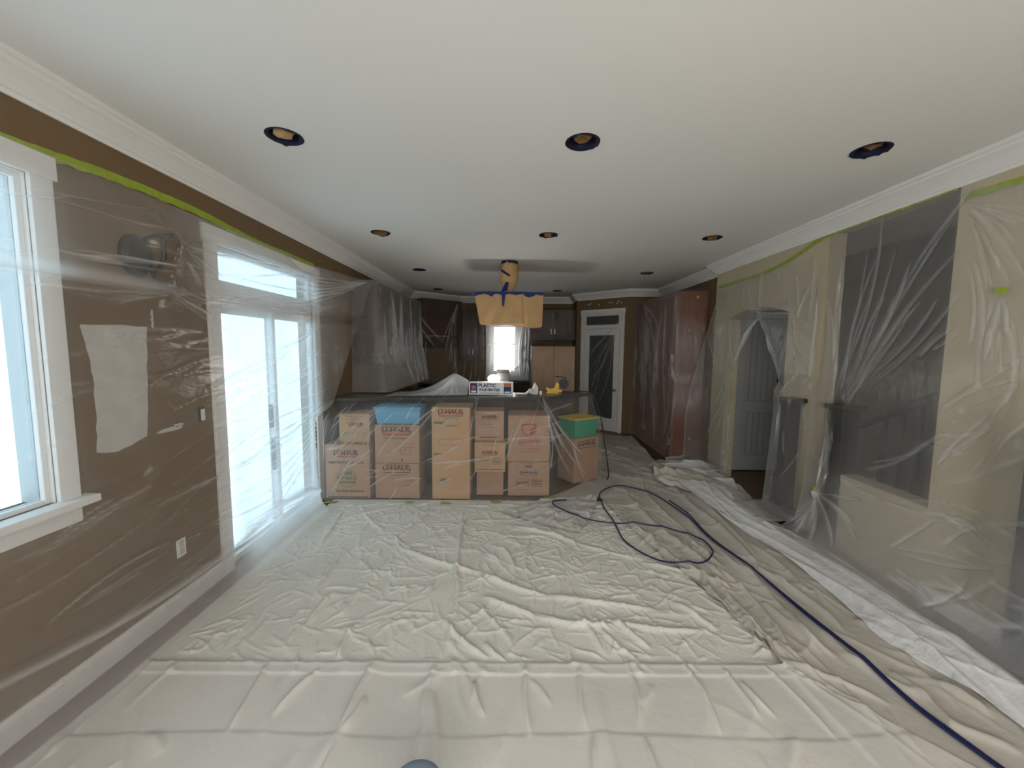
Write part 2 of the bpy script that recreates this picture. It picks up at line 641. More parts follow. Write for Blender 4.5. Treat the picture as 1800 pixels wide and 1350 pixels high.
# arched underside over the passage
g = G()
for xx in (0,):
    n = 16
    top, bot = [], []
    for k in range(n + 1):
        y = 3.865 + (4.93 - 3.865) * k / n
        t = 2 * k / n - 1
        bot.append((y, 2.09 - 0.085 * t * t))
    v, f = [], []
    for k in range(n + 1):
        y, zb = bot[k]
        v += [(XR, y, zb), (XR + .15, y, zb), (XR, y, 2.092), (XR + .15, y, 2.092)]
    for k in range(n):
        a, b = 4 * k, 4 * k + 4
        f += [(a, b, b + 2, a + 2), (a + 1, a + 3, b + 3, b + 1), (a, a + 1, b + 1, b)]
    g.add(v, f)
g.build('arch_header', 'walltan', wall_right)

g = G()
g.box(2.85, 4.05, 5.22, 5.34, 0, HC)
struct(g.build('wall_passage_end', 'wall'))
g = G()
g.box(3.95, 4.10, -1.55, 5.3, 0, HC)
struct(g.build('wall_stairwell', 'stairwall'))
g = G()
g.box(2.85, 4.05, 0.6, 0.72, 0, HC)
struct(g.build('wall_stair_end', 'stairwall'))
g = G()
g.box(2.80, 2.95, 5.25, 7.75, 0, HC)
struct(g.build('wall_kitchen_side', 'wall'))
g = G()
g.box(2.22, 2.95, 7.46, 7.60, 0, HC)
struct(g.build('wall_kitchen_nook', 'wall'))
g = G()
g.box(-2.17, 1.45, 8.72, 8.87, 0, 1.09).box(-2.17, -0.42, 8.72, 8.87, 1.09, 2.13).box(0.12, 1.45, 8.72, 8.87, 1.09, 2.13).box(-2.17, 1.45, 8.72, 8.87, 2.13, HC)
struct(g.build('wall_back', 'wall'))


def diag_wall(name, A, B, t, m, z0=0, z1=HC):
    A, B = Vector(A), Vector(B)
    d = (B - A).normalized()
    n = Vector((-d.y, d.x)) * t
    pts = [A, B, B + n, A + n]
    g = G()
    v = [(p.x, p.y, z0) for p in pts] + [(p.x, p.y, z1) for p in pts]
    g.add(v, [(0, 1, 5, 4), (1, 2, 6, 5), (2, 3, 7, 6), (3, 0, 4, 7), (4, 5, 6, 7), (3, 2, 1, 0)])
    return struct(g.build(name, m))


diag_wall('wall_corner', (-2.02, 7.92), (-1.13, 8.72), 0.1, 'wall')
diag_wall('wall_pantry', (1.35, 8.23), (2.22, 7.46), 0.1, 'wall')
g = G()
g.box(1.35, 1.45, 8.2, 8.75, 0, HC)
struct(g.build('wall_pantry_side', 'wall'))
# rear wall with broad glazing behind the camera
wall_cells('wall_rear', 'y', -1.55, -1.4, XL - 0.15, 4.1, 0, HC, [(-1.2, 1.9, 0.75, 2.15)], 'walltan')
g = G()
for x in (-1.2, -0.19, 0.83, 1.84):
    g.box(x, x + 0.06, -1.5, -1.44, 0.75, 2.15)
g.box(-1.2, 1.9, -1.5, -1.44, 0.75, 0.82).box(-1.2, 1.9, -1.5, -1.44, 2.08, 2.15)
struct(g.build('window_3', 'white'))


# crown moulding, mitred along the room outline
PROF = [(0, -.135), (.010, -.135), (.012, -.118), (.022, -.112), (.030, -.098), (.050, -.074), (.072, -.052), (.088, -.040), (.090, -.026), (.104, -.020), (.106, 0.0)]


def crown(name, path, prof=PROF, z=HC):
    path = [Vector(p) for p in path]
    loops = []
    for i, p in enumerate(path):
        def nrm(a, b):
            d = (b - a).normalized()
            return Vector((d.y, -d.x))
        if i == 0:
            m_ = nrm(path[0], path[1])
        elif i == len(path) - 1:
            m_ = nrm(path[-2], path[-1])
        else:
            n1, n2 = nrm(path[i - 1], p), nrm(p, path[i + 1])
            b = (n1 + n2).normalized()
            m_ = b / max(b.dot(n1), 0.3)
        loops.append([(p.x + m_.x * d, p.y + m_.y * d, z + h) for d, h in prof])
    g = G()
    g.loft(loops, closed=False)
    return struct(g.build(name, 'white'))


crown('trim_1', [(XL, -1.4), (XL, 7.92), (-1.13, 8.72), (1.35, 8.72), (1.35, 8.23), (2.22, 7.46), (2.80, 7.46), (2.80, 5.25), (XR, 5.25), (XR, -1.4)])
BB = [(0, .0), (.014, .0), (.014, .10), (.009, .118), (0, .12)]
crown('baseboard_left', [(XL, -1.4), (XL, 2.63)], BB, 0.0)
crown('baseboard_right', [(XR, 2.45), (XR, -1.4)], BB, 0.0)
crown('baseboard_passage', [(XR, 3.865), (XR, 3.43)], BB, 0.0)


# ------------------------------------------------------------------ windows and doors of the left wall
def frame_x(g, x0, x1, ya, yb, za, zb, w):
    g.box(x0, x1, ya, ya + w, za, zb).box(x0, x1, yb - w, yb, za, zb)
    g.box(x0, x1, ya + w, yb - w, za, za + w).box(x0, x1, ya + w, yb - w, zb - w, zb)
    return g


w1 = G()
w1.box(XL - .15, XL, 1.694, 1.70, .92, 2.33).box(XL - .15, XL, .55, .556, .92, 2.33).box(XL - .15, XL, .55, 1.70, 2.324, 2.33)
w1.box(XL, XL + .02, 1.70, 1.785, .90, 2.42).box(XL, XL + .02, .46, .55, .90, 2.42).box(XL, XL + .025, .44, 1.80, 2.33, 2.43)
window_1 = struct(w1.build('window_1', 'white', None, 0.003))
g = G()
frame_x(g, XL - .06, XL - .015, .556, 1.694, .92, 2.324, .022)
g.box(XL - .055, XL - .02, 1.10, 1.13, .942, 2.302)
g.build('sash', 'white', window_1, 0.003)
g = G()
g.box(XL - .15, XL + .075, .42, 1.82, .885, .92)
g.build('window_sill', 'white', window_1, 0.004)
g = G()
g.box(XL, XL + .018, .46, 1.785, .80, .885)
g.build('apron', 'white', window_1, 0.003)
for ya, yb in ((.578, 1.10), (1.13, 1.672)):
    g = G()
    g.box(XL - .040, XL - .036, ya, yb, .942, 2.302)
    g.build('pane', 'dimglass', window_1)

d1 = G()
d1.box(XL, XL + .02, 2.635, 2.74, 0, 2.36).box(XL, XL + .02, 4.03, 4.15, 0, 2.36).box(XL, XL + .024, 2.62, 4.165, 2.31, 2.42)
door_1 = struct(d1.build('door_1', 'white', None, 0.003))
g = G()
g.box(XL - .13, XL - .01, 2.74, 4.03, 1.90, 2.05)
g.build('transom_bar', 'white', door_1, 0.004)
g = G()
frame_x(g, XL - .06, XL - .02, 2.74, 4.03, 2.05, 2.31, .03)
g.build('transom_frame', 'white', door_1)
g = G()
g.box(XL - .042, XL - .038, 2.77, 4.0, 2.08, 2.28)
g.build('pane', 'dimglass', door_1)
for k, (ya, yb, xo) in enumerate(((2.74, 3.42, -.085), (3.36, 4.03, -.045))):
    g = G()
    frame_x(g, XL + xo, XL + xo + .036, ya, yb, .0, 1.90, .045)
    dl = g.build('door_leaf', 'white', door_1, 0.003)
    g = G()
    g.box(XL + xo + .018, XL + xo + .022, ya + .045, yb - .045, .045, 1.855)
    g.build('pane', 'dimglass', dl)
g = G()
g.box(XL - .035, XL - .005, 3.30, 3.325, .93, 1.13)
g.build('door_handle', 'black', door_1, 0.004)
g = G()
g.box(XL - .035, XL - .005, 3.31, 3.335, .56, .84)
g.build('door_lock_bar', 'black', door_1, 0.004)

# filler patches and fittings on the left wall


def blob(name, m, parent, cx, cz, ry, rz, x, seed, n=22, face=1):
    r = random.Random(seed)
    ph = [r.uniform(0, 6.28) for _ in range(4)]
    pts = []
    for k in range(n):
        a = 2 * math.pi * k / n
        q = 1 + .14 * math.sin(2 * a + ph[0]) + .1 * math.sin(3 * a + ph[1]) + .06 * math.sin(5 * a + ph[2])
        pts.append((cx + ry * q * math.cos(a), cz + rz * q * math.sin(a)))
    return patch(name, m, parent, pts, x, face)


def patch(name, m, parent, pts, x, face=1, t=0.0015):
    n = len(pts)
    v = [(x, y, z) for y, z in pts] + [(x + face * t, y, z) for y, z in pts]
    f = [tuple(range(n)), tuple(range(n, 2 * n))] + [(k, (k + 1) % n, n + (k + 1) % n, n + k) for k in range(n)]
    g = G()
    g.add(v, f)
    return g.build(name, m, parent)


edge = []
r_ = random.Random(4)
corners = [(1.86, 1.72), (2.20, 1.725), (2.18, 1.5), (2.17, 1.3), (2.15, 1.12), (1.99, 1.075), (1.885, 1.095), (1.90, 1.3), (1.895, 1.5)]
for i in range(len(corners)):
    a, b = corners[i], corners[(i + 1) % len(corners)]
    for k in range(5):
        t = k / 5
        edge.append((a[0] + (b[0] - a[0]) * t + r_.uniform(-.004, .004), a[1] + (b[1] - a[1]) * t + r_.uniform(-.005, .005)))
patch('filler_patch', 'filler', wall_left, edge, XL)
for k, (y, z, a, b) in enumerate([(2.235, 1.80, .008, .02), (2.235, 1.765, .008, .018), (2.235, 1.735, .008, .016), (2.30, 1.125, .075, .014), (2.36, 1.14, .03, .012)]):
    blob('filler_patch', 'filler', wall_left, y, z, a, b, XL, k)
sw = thing('light_switch', 'light switch in a dark box beside the patio door', 'light switch', (XL, 2.53, 1.13))
g = G()
g.box(XL, XL + .006, 2.512, 2.556, 1.128, 1.228)
g.build('switch_box', 'black', sw)
g = G()
g.box(XL + .006, XL + .016, 2.528, 2.553, 1.136, 1.21)
g.build('rocker', 'white', sw, 0.002)
ol = thing('wall_outlet', 'pale wall outlet low on the wall behind plastic', 'outlet', (XL, 2.318, 0.33))
g = G()
g.box(XL, XL + .006, 2.285, 2.35, .33, .44)
g.build('cover_plate', 'white', ol, 0.002)
g = G()
g.box(XL + .006, XL + .009, 2.302, 2.333, .345, .38).box(XL + .006, XL + .009, 2.302, 2.333, .39, .425)
g.build('socket', 'filler', ol)

# wall sconce with scroll arm
sc_ = thing('wall_sconce', 'black iron wall sconce with a scroll arm blurred behind plastic', 'sconce', (XL, 2.2, 2.0))
g = G()
g.lathe([(0.0, 0), (.085, 0), (.085, .02), (.07, .045), (0.0, .055)], (0, 0, 0), 24)
o = None
vv = [(XL + z, 2.15 + x, 2.095 + y * 1.3) for x, y, z in g.v]
g.v = vv
g.build('back_plate', 'black', sc_, smooth=False)
g = G()
g.tube([(XL + .02, 2.2, 2.06), (XL + .06, 2.2, 2.03), (XL + .10, 2.2, 2.05), (XL + .125, 2.2, 2.10), (XL + .12, 2.2, 2.16), (XL + .13, 2.2, 2.20), (XL + .165, 2.2, 2.215)], .012, 10)
g.build('scroll_arm', 'black', sc_, smooth=True)
g = G()
g.tube([(XL + .02, 2.19, 2.19), (XL + .08, 2.2, 2.215), (XL + .175, 2.2, 2.218)], .010, 10)
g.build('top_bracket', 'black', sc_, smooth=True)
g = G()
g.tube([(XL + .05, 2.2, 2.04), (XL + .06, 2.2, 1.99), (XL + .085, 2.2, 1.955)], .009, 8)
g.lathe([(0.0, -.012), (.014, -.008), (.017, .004), (.013, .02), (.0, .03)], (XL + .09, 2.2, 1.955), 12)
g.build('finial', 'black', sc_, smooth=True)


# ------------------------------------------------------------------ recessed lights
g = G()
n = 28
g.lathe([(CAN_R + .006, -.003), (CAN_R + .006, .0), (CAN_R - .004, .0), (CAN_R - .008, .13), (.0, .13)], (0, 0, 0), n, False)
can_mesh = None
PLACE = ['above the sconce window wall', 'in the middle of the row before the pendant', 'above the stair opening']
names = [['recessed ceiling can with brown paper stuffed in it near the side window', 'recessed ceiling can with torn brown paper between the cans near window and stairs', 'recessed ceiling can with a flap of dark tape near the stair opening'],
         ['recessed ceiling can with paper hanging out over the patio door', 'recessed ceiling can with paper just before the wrapped pendant', 'recessed ceiling can with paper over the arched passage'],
         ['small dark recessed ceiling can over the window wall end of the peninsula', 'recessed ceiling can over the tall wrapped cabinet'],
         ['small dark recessed ceiling can over the range corner of the kitchen', 'recessed ceiling can over the pantry door side of the kitchen']]
cid = 0
for ri, row in enumerate(LIGHTS):
    for ci, (lx, ly) in enumerate(row):
        t = thing('recessed_light', names[ri][ci], 'ceiling light', (lx, ly, HC), 'recessed cans masked for painting')
        g = G()
        g.lathe([(CAN_R - .001, .0005), (CAN_R - .004, .0), (CAN_R - .010, .12), (.002, .125)], (lx, ly, HC), 28, False)
        g.build('can_housing', 'can', t, smooth=True)
        g = G()
        lp = []
        rr = random.Random(cid + 40)
        for (r1, z1) in ((CAN_R + .001, -.001), (CAN_R - .004, -.004), (CAN_R - .022, .004), (CAN_R - .026, .04)):
            lp.append([(lx + (r1 + rr.uniform(-.001, .001)) * math.cos(2 * math.pi * k / 28), ly + r1 * math.sin(2 * math.pi * k / 28), HC + z1 + (rr.uniform(-.010, 0) if (z1 < 0 and rr.random() < .12) else 0)) for k in range(28)])
        g.loft(lp, False)
        g.build('tape_ring', 'navytape', t)
        bm = bmesh.new()
        bmesh.ops.create_icosphere(bm, subdivisions=2, radius=1)
        dz = {0: -.005, 1: .01, 2: .012, 3: -.035, 4: -.018, 5: -.022, 6: .02, 7: -.01, 8: .02, 9: .0}[cid]
        fr = [(rr.uniform(2, 6), rr.uniform(2, 6), rr.uniform(2, 6), rr.uniform(0, 6)) for _ in range(6)]
        for v in bm.verts:
            q = 1 + sum(.16 * abs(math.sin(a * v.co.x + b * v.co.y + c * v.co.z + p)) for a, b, c, p in fr) - .45 + rr.uniform(-.3, .3)
            v.co = Vector((lx + v.co.x * q * .047, ly + v.co.y * q * .047, HC + .038 + dz + v.co.z * q * .032))
        me = bpy.data.meshes.new('paper_wad')
        bm.to_mesh(me)
        bm.free()
        me.materials.append(MT['kraft' if cid == 0 else 'kraftd'])
        o = bpy.data.objects.new('paper_wad', me)
        COL.objects.link(o)
        o.parent = t
        o.matrix_parent_inverse = Matrix.Translation(-t.location)
        cid += 1

# ------------------------------------------------------------------ paper-wrapped pendant
pd = thing('wrapped_pendant', 'ceiling pendant wrapped in brown kraft paper and blue tape', 'pendant light', (-0.03, 5.22, HC))
rr = random.Random(5)
loops = []
for i in range(13):
    t = i / 12
    z = HC - .002 - t * .40
    r = .102 + .018 * math.sin(t * 3.0) - .05 * max(0, t - .55) / .45
    loops.append([(-.03 - .012 * t + (r + .008 * math.sin(3 * a + 5 * t) + rr.uniform(-.003, .003)) * math.cos(a), 5.22 + (r + rr.uniform(-.003, .003)) * math.sin(a), z) for a in [2 * math.pi * k / 28 for k in range(28)]])
g = G()
g.loft(loops)
g.build('paper_sleeve', 'kraft', pd)
g = G()
g.lathe([(.1035, -.036), (.1065, -.035), (.1065, -.003), (.1035, -.002)], (-.03, 5.22, HC), 28, False)
g.build('tape_band', 'navytape', pd)
# wrapped body
nx, nz = 34, 12
front, back = [], []


def pend_pt(u, v, side):
    xl = -.475 + .07 * v
    xr = .405 - .012 * v
    x = xl + (xr - xl) * u
    z = 2.325 - v * .385 - .02 * math.sin(u * 9) * v * .5 - (.03 * v if u > .72 else 0)
    d = .16 + .02 * math.sin(math.pi * u)
    y = 5.22 + side * d * (1 - .08 * v) + .006 * math.sin(u * 17 + v * 5) + .004 * math.sin(v * 11 + u * 23)
    if side < 0 and .68 < u < .76:
        y += .02 * (1 - abs(u - .72) / .04)
    return (x, y, z)


loops = []
for j in range(nz + 1):
    v = j / nz
    loops.append([pend_pt(i / nx, v, -1) for i in range(nx + 1)] + [pend_pt(1 - i / nx, v, 1) for i in range(nx + 1)])
g = G()
g.loft(loops)
g.build('paper_cover', 'kraft', pd)


def strip(g, pts, w, up_=(0, 0, 1), off=(0, 0, 0)):
    """flat tape strip through pts"""
    L_ = []
    for p in pts:
        p = Vector(p) + Vector(off)
        u = Vector(up_) * w / 2
        L_.append((tuple(p - u), tuple(p + u)))
    v = [q for a in L_ for q in a]
    f = [(2 * i, 2 * i + 2, 2 * i + 3, 2 * i + 1) for i in range(len(L_) - 1)]
    return g.add(v, f)


g = G()
pts = [Vector(pend_pt(i / 20, .02, -1)) + Vector((0, -.006, 0)) for i in range(21)]
L_ = []
for i, p in enumerate(pts):
    wv = .016 + .010 * math.sin(i * 1.7) + (.022 if i in (0, 5, 15, 16, 17) else 0)
    L_.append([(p.x, p.y, p.z + .02), (p.x, p.y, p.z - wv)])
v = [q for a in L_ for q in a]
g.add(v, [(2 * i, 2 * i + 2, 2 * i + 3, 2 * i + 1) for i in range(20)])
g.build('tape_edge', 'bluetape', pd)
g = G()
g.add([(-.135, 5.03, 2.33), (-.055, 5.03, 2.345), (-.035, 5.1, 2.46), (-.075, 5.1, 2.47)], [(0, 1, 2, 3)])
g.add([(-.13, 5.03, 2.34), (-.075, 5.03, 2.32), (-.095, 5.025, 2.16), (-.115, 5.025, 2.15)], [(0, 1, 2, 3)])
g.build('tape_tail', 'bluetape', pd)
g = G()
g.add([(-.138, 5.115, 2.60), (-.132, 5.108, 2.63), (-.02, 5.085, 2.555), (-.03, 5.085, 2.53)], [(0, 1, 2, 3)])
g.build('tape_strip', 'navytape', pd)

# ------------------------------------------------------------------ kitchen


def door_panel(name, parent, m, c, w, h, rz, handle=True, hs=1):
    """shaker door; c = bottom centre on its face plane, rz turns the outward -Y face"""
    R_ = Matrix.Translation(c) @ Matrix.Rotation(rz, 4, 'Z')
    g = G()
    s = .06
    g.box(-w / 2, -w / 2 + s, -.022, 0, 0, h).box(w / 2 - s, w / 2, -.022, 0, 0, h)
    g.box(-w / 2 + s, w / 2 - s, -.022, 0, 0, s).box(-w / 2 + s, w / 2 - s, -.022, 0, h - s, h)
    g.box(-w / 2 + s, w / 2 - s, -.010, 0, s, h - s)
    g.v = [tuple(R_ @ Vector(p)) for p in g.v]
    d = g.build(name, m, parent)
    if handle:
        g = G()
        hz_ = .12 if h > .5 else h / 2
        g.box(hs * (w / 2 - .035) - .005, hs * (w / 2 - .035) + .005, -.05, -.022, hz_, hz_ + .11)
        g.v = [tuple(R_ @ Vector(p)) for p in g.v]
        g.build('handle', 'steel', d)
    return d


def cabinet(name, label, x0, x1, y0, y1, z0, z1, face, widths, m='wood', hrow=None):
    t = thing(name, label, 'cabinet', ((x0 + x1) / 2, (y0 + y1) / 2, z0))
    g = G()
    g.box(x0, x1, y0, y1, z0, z1)
    g.build('carcass', m, t, 0.003)
    rows = hrow or [(z0, z1)]
    if face == '-y':
        a, tot = x0, x1 - x0
    else:
        a, tot = y0, y1 - y0
    n_ = widths
    for k in range(n_):
        w = tot / n_
        cc = a + w * (k + .5)
        for (za, zb) in rows:
            if face == '-y':
                door_panel('cabinet_door', t, m, (cc, y0, za + .008), w - .008, zb - za - .016, 0, True, 1 if k % 2 == 0 else -1)
            else:
                rz = R90 if face == '+x' else -R90
                xx = x1 if face == '+x' else x0
                door_panel('cabinet_door', t, m, (xx, cc, za + .008), w - .008, zb - za - .016, rz, True, 1 if k % 2 == 0 else -1)
    return t


cabinet('wall_cabinet', 'dark wood upper cabinets on the side wall under crumpled plastic', XL + .002, -1.69, 5.02, 7.25, 1.40, 2.40, '+x', 5)
cabinet('wall_cabinet', 'dark wood upper cabinet between the range corner and the kitchen window', -1.10, -0.60, 8.38, 8.718, 1.36, 2.43, '-y', 2)
cabinet('wall_cabinet', 'dark wood cabinet mounted over the paper-covered fridge', 0.40, 1.345, 8.30, 8.718, 1.80, 2.44, '-y', 2)
tallc = cabinet('tall_cabinet', 'tall reddish brown cabinet wrapped in plastic beside the arched passage', 2.36, 2.798, 5.62, 7.35, 0, 2.45, '-x', 3, 'woodred', [(.1, 1.3), (1.32, 2.44)])
cabinet('base_cabinet', 'dark base cabinets along the kitchen back wall', -.82, 0.38, 8.14, 8.718, 0, 0.875, '-y', 3)
cabinet('base_cabinet', 'dark base cabinets along the kitchen side wall', XL + .002, -1.45, 5.05, 7.0, 0, 0.875, '+x', 5)
g = G()
g.box(-.84, .40, 8.10, 8.718, .88, .92)
tag(g.build('worktop', 'granite', None, .004), 'dark worktop below the kitchen window', 'countertop')
g = G()
g.box(XL + .002, -1.42, 5.0, 7.02, .88, .92)
tag(g.build('worktop', 'granite', None, .004), 'dark worktop below the side wall cabinets', 'countertop')
# valance and open shelves round the kitchen window
vl = thing('window_surround', 'dark wood valance with open end shelves round the kitchen window', 'shelf unit', (-.15, 8.6, 1.3))
g = G()
n = 18
vts, fcs = [], []
for k in range(n + 1):
    x = -.60 + 1.0 * k / n
    zb = 2.10 + .07 * math.sin(math.pi * k / n)
    vts += [(x, 8.40, zb), (x, 8.40, 2.43), (x, 8.43, zb), (x, 8.43, 2.43)]
for k in range(n):
    a, b = 4 * k, 4 * k + 4
    fcs += [(a, b, b + 1, a + 1), (a + 2, a + 3, b + 3, b + 2), (a, a + 2, b + 2, b)]
g.add(vts, fcs)
g.build('valance', 'wood', vl)
for x0 in (-.60, .27):
    for z in (1.36, 1.63, 1.90):
        g = G()
        g.box(x0, x0 + .13, 8.50, 8.718, z, z + .02)
        g.build('shelf', 'wood', vl)
# kitchen window
kw = G()
kw.box(-.50, -.42, 8.695, 8.72, 1.02, 2.20).box(.12, .20, 8.695, 8.72, 1.02, 2.20).box(-.50, .20, 8.695, 8.72, 2.13, 2.21).box(-.52, .22, 8.66, 8.72, 1.02, 1.09)
window_2 = struct(kw.build('window_2', 'white', None, .003))
g = G()
g.box(-.42, -.38, 8.78, 8.82, 1.09, 2.13).box(.08, .12, 8.78, 8.82, 1.09, 2.13).box(-.38, .08, 8.78, 8.82, 1.09, 1.13).box(-.38, .08, 8.78, 8.82, 2.09, 2.13).box(-.38, .08, 8.78, 8.82, 1.70, 1.74).box(-.16, -.14, 8.79, 8.81, 1.13, 1.70)
g.build('sash', 'white', window_2)
for (x0, x1, z0, z1) in ((-.38, .08, 1.74, 2.09), (-.38, -.16, 1.13, 1.70), (-.14, .08, 1.13, 1.70)):
    g = G()
    g.box(x0, x1, 8.798, 8.802, z0, z1)
    g.build('pane', 'glass', window_2)
# fridge
fr_ = thing('fridge', 'fridge faced with tan kraft panel in the kitchen corner', 'fridge', (.87, 8.3, 0))
g = G()
g.box(.42, 1.31, 8.03, 8.70, .02, 1.68)
g.build('body', 'dark', fr_, .006)
g = G()
g.box(.43, .865, 8.0, 8.03, .05, 1.675)
g.build('fridge_door', 'fridgepaper', fr_, .004)
g = G()
g.box(.871, 1.30, 8.0, 8.03, .05, 1.675)
g.build('fridge_door', 'fridgepaper', fr_, .004)
g = G()
g.box(1.25, 1.262, 7.955, 7.97, .9, 1.45).box(1.25, 1.262, 7.97, 8.0, .92, .94).box(1.25, 1.262, 7.97, 8.0, 1.41, 1.43)
g.build('handle', 'steel', fr_, .003)
# range and hood in the corner
hd = thing('range_hood', 'dark range hood chimney across the kitchen corner under plastic', 'range hood', (-1.52, 8.25, 1.6))


def rotated(g, c, rz):
    m = Matrix.Translation(c) @ Matrix.Rotation(rz, 4, 'Z')
    g.v = [tuple(m @ Vector(p)) for p in g.v]
    return g


DA = math.atan2(.80, .89)
g = G()
g.box(-.45, .45, -.42, -.06, 1.84, 2.58)
rotated(g, (-1.64, 8.255, 0), DA).build('chimney', 'wood', hd, .004)
g = G()
g.loft([[(-.30, -.50, 1.62), (.30, -.50, 1.62), (.30, -.08, 1.62), (-.30, -.08, 1.62)], [(-.28, -.46, 1.83), (.28, -.46, 1.83), (.28, -.08, 1.83), (-.28, -.08, 1.83)]])
rotated(g, (-1.64, 8.255, 0), DA).build('canopy', 'wood', hd, .004)
rg = thing('range_cooker', 'black range cooker in the kitchen corner under plastic', 'cooker', (-1.5, 8.2, 0))
g = G()
g.box(-.38, .38, -.62, -.04, 0, .92)
rotated(g, (-1.64, 8.255, 0), DA).build('body', 'blackglass', rg, .006)
g = G()
g.box(-.32, .32, -.635, -.62, .2, .68)
rotated(g, (-1.64, 8.255, 0), DA).build('oven_door', 'blackglass', rg, .004)
g = G()
g.box(-.28, .28, -.665, -.65, .70, .72).box(-.27, -.25, -.65, -.62, .70, .72).box(.25, .27, -.65, -.62, .70, .72)
rotated(g, (-1.64, 8.255, 0), DA).build('handle', 'steel', rg)
# pantry door with transom
PA, PB = Vector((1.35, 8.23)), Vector((2.22, 7.46))
pdir = (PB - PA).normalized()
PRZ = math.atan2(pdir.y, pdir.x)


def pan(g, d=0.0):
    m = Matrix.Translation((PA.x, PA.y, 0)) @ Matrix.Rotation(PRZ, 4, 'Z')
    g.v = [tuple(m @ Vector(p)) for p in g.v]
    return g


g = G()
g.box(.13, .215, -.022, 0, 0, 2.40).box(.99, 1.075, -.022, 0, 0, 2.40).box(.12, 1.085, -.028, 0, 2.31, 2.41).box(.215, .99, -.02, 0, 2.03, 2.07)
door_2 = struct(pan(g).build('door_2', 'white', None, .003))
g = G()
g.box(.215, .99, -.012, 0, 2.07, 2.105).box(.215, .99, -.012, 0, 2.28, 2.31).box(.215, .25, -.012, 0, 2.105, 2.28).box(.955, .99, -.012, 0, 2.105, 2.28)
pan(g).build('transom_sash', 'white', door_2)
g = G()
g.box(.25, .955, -.006, -.001, 2.105, 2.28)
pan(g).build('transom_pane', 'frost', door_2)
g = G()
g.box(.222, .33, -.018, 0, .01, 2.025).box(.87, .983, -.018, 0, .01, 2.025).box(.33, .87, -.018, 0, 1.90, 2.025).box(.33, .87, -.018, 0, .01, .26)
dl = pan(g).build('door_leaf', 'white', door_2, .003)
g = G()
g.box(.33, .87, -.010, -.001, .26, 1.90)
pan(g).build('pane', 'frost', dl)
g = G()
g.lathe([(.0, 0), (.028, .0), (.028, .006), (.010, .010), (.010, .03), (.026, .04), (.028, .055), (.0, .062)], (0, 0, 0), 16)
g.v = [(x + .925, -.018 - z, y + .83) for x, y, z in g.v]
pan(g).build('door_knob', 'steel', dl, smooth=True)

# grey boarded door at the end of the passage
door_3 = G()
door_3.box(2.89, 2.975, 5.195, 5.22, 0, 2.12).box(3.775, 3.86, 5.195, 5.22, 0, 2.12).box(2.89, 3.86, 5.19, 5.22, 2.04, 2.13)
door_3 = struct(door_3.build('door_3', 'greydoor', None, .003))
g = G()
g.box(2.98, 3.10, 5.185, 5.218, 0.01, 2.035).box(3.66, 3.77, 5.185, 5.218, .01, 2.035)
g.box(3.10, 3.66, 5.185, 5.218, 1.93, 2.035).box(3.10, 3.66, 5.185, 5.218, .80, .96).box(3.10, 3.66, 5.185, 5.218, .01, .22)
leaf3 = g.build('door_leaf', 'greydoor', door_3, .004)
npl = 7
wpl = .56 / npl
for (za, zb) in ((.22, .80), (.96, 1.93)):
    for k in range(npl):
        g = G()
        xa = 3.10 + k * wpl
        g.box(xa + .003, xa + wpl - .003, 5.203, 5.217, za, zb)
        g.build('plank', 'greydoor', leaf3, .003, segs=1)
g = G()
g.box(3.525, 3.56, 5.135, 5.155, .98, 1.22)
hb = g.build('door_handle', 'leather', door_3, .006)
g = G()
g.box(3.53, 3.555, 5.15, 5.19, 1.215, 1.25)
g.build('handle_mount', 'black', hb)

# ------------------------------------------------------------------ staircase beyond the opening
st = thing('staircase', 'dark wood staircase with square newel posts behind the plastic', 'stairs', (3.3, 3.1, 0))


def newel(x, y, h, w, m='darkpost'):
    g = G()
    g.box(x - w / 2, x + w / 2, y - w / 2, y + w / 2, 0, h - .05)
    g.box(x - w / 2 - .012, x + w / 2 + .012, y - w / 2 - .012, y + w / 2 + .012, 0, .14)
    o = g.build('newel_post', m, st, .005)
    g = G()
    g.box(x - w / 2 - .035, x + w / 2 + .035, y - w / 2 - .035, y + w / 2 + .035, h - .05, h - .012)
    g.box(x - w / 2 - .012, x + w / 2 + .012, y - w / 2 - .012, y + w / 2 + .012, h - .065, h - .05)
    g.build('newel_cap', m, o, .012, segs=3)


newel(2.80, 3.24, 1.19, .135)
newel(2.61, 3.62, 1.20, .11)
for k in range(9):
    z = .18 * (k + 1)
    y = 3.05 - .26 * k
    g = G()
    g.box(2.87, 3.94, y - .29, y + .02, z - .035, z)
    g.build('tread', 'tread', st, .004)
    g = G()
    g.box(2.87, 3.94, y - .015, y, z - .18, z - .035)
    g.build('riser', 'dark', st)
g = G()
g.tube([(2.83, 3.12, 1.03), (2.83, 2.5, 1.38), (2.83, 2.0, 1.73), (2.86, 1.0, 2.42)], .032, 8)
g.build('handrail', 'darkpost', st, smooth=True)
for k in range(8):
    y = 2.98 - .13 * k
    z0 = .18 * (int((3.05 - y) / .26) + 1)
    g = G()
    g.box(2.87 - .0, 2.90, y - .012, y + .012, max(z0, .05), 1.03 + (3.12 - y) * .63)
    g.build('baluster', 'darkpost', st)

# dark upright panel at the right hand wall
dk = thing('dark_panel', 'dark grey upright panel against the wall beside the stair opening', 'panel', (2.6, 1.6, 0))
g = G()
g.box(2.60, 2.682, 1.10, 1.925, 0, 1.22)
g.build('panel_board', 'dark', dk, .008)
g = G()
g.box(2.585, 2.60, 1.10, 1.18, 0, 1.22).box(2.585, 2.60, 1.845, 1.925, 0, 1.22).box(2.585, 2.60, 1.18, 1.845, 1.14, 1.22).box(2.585, 2.60, 1.18, 1.845, 0, .08)
g.build('panel_frame', 'dark', dk, .003)

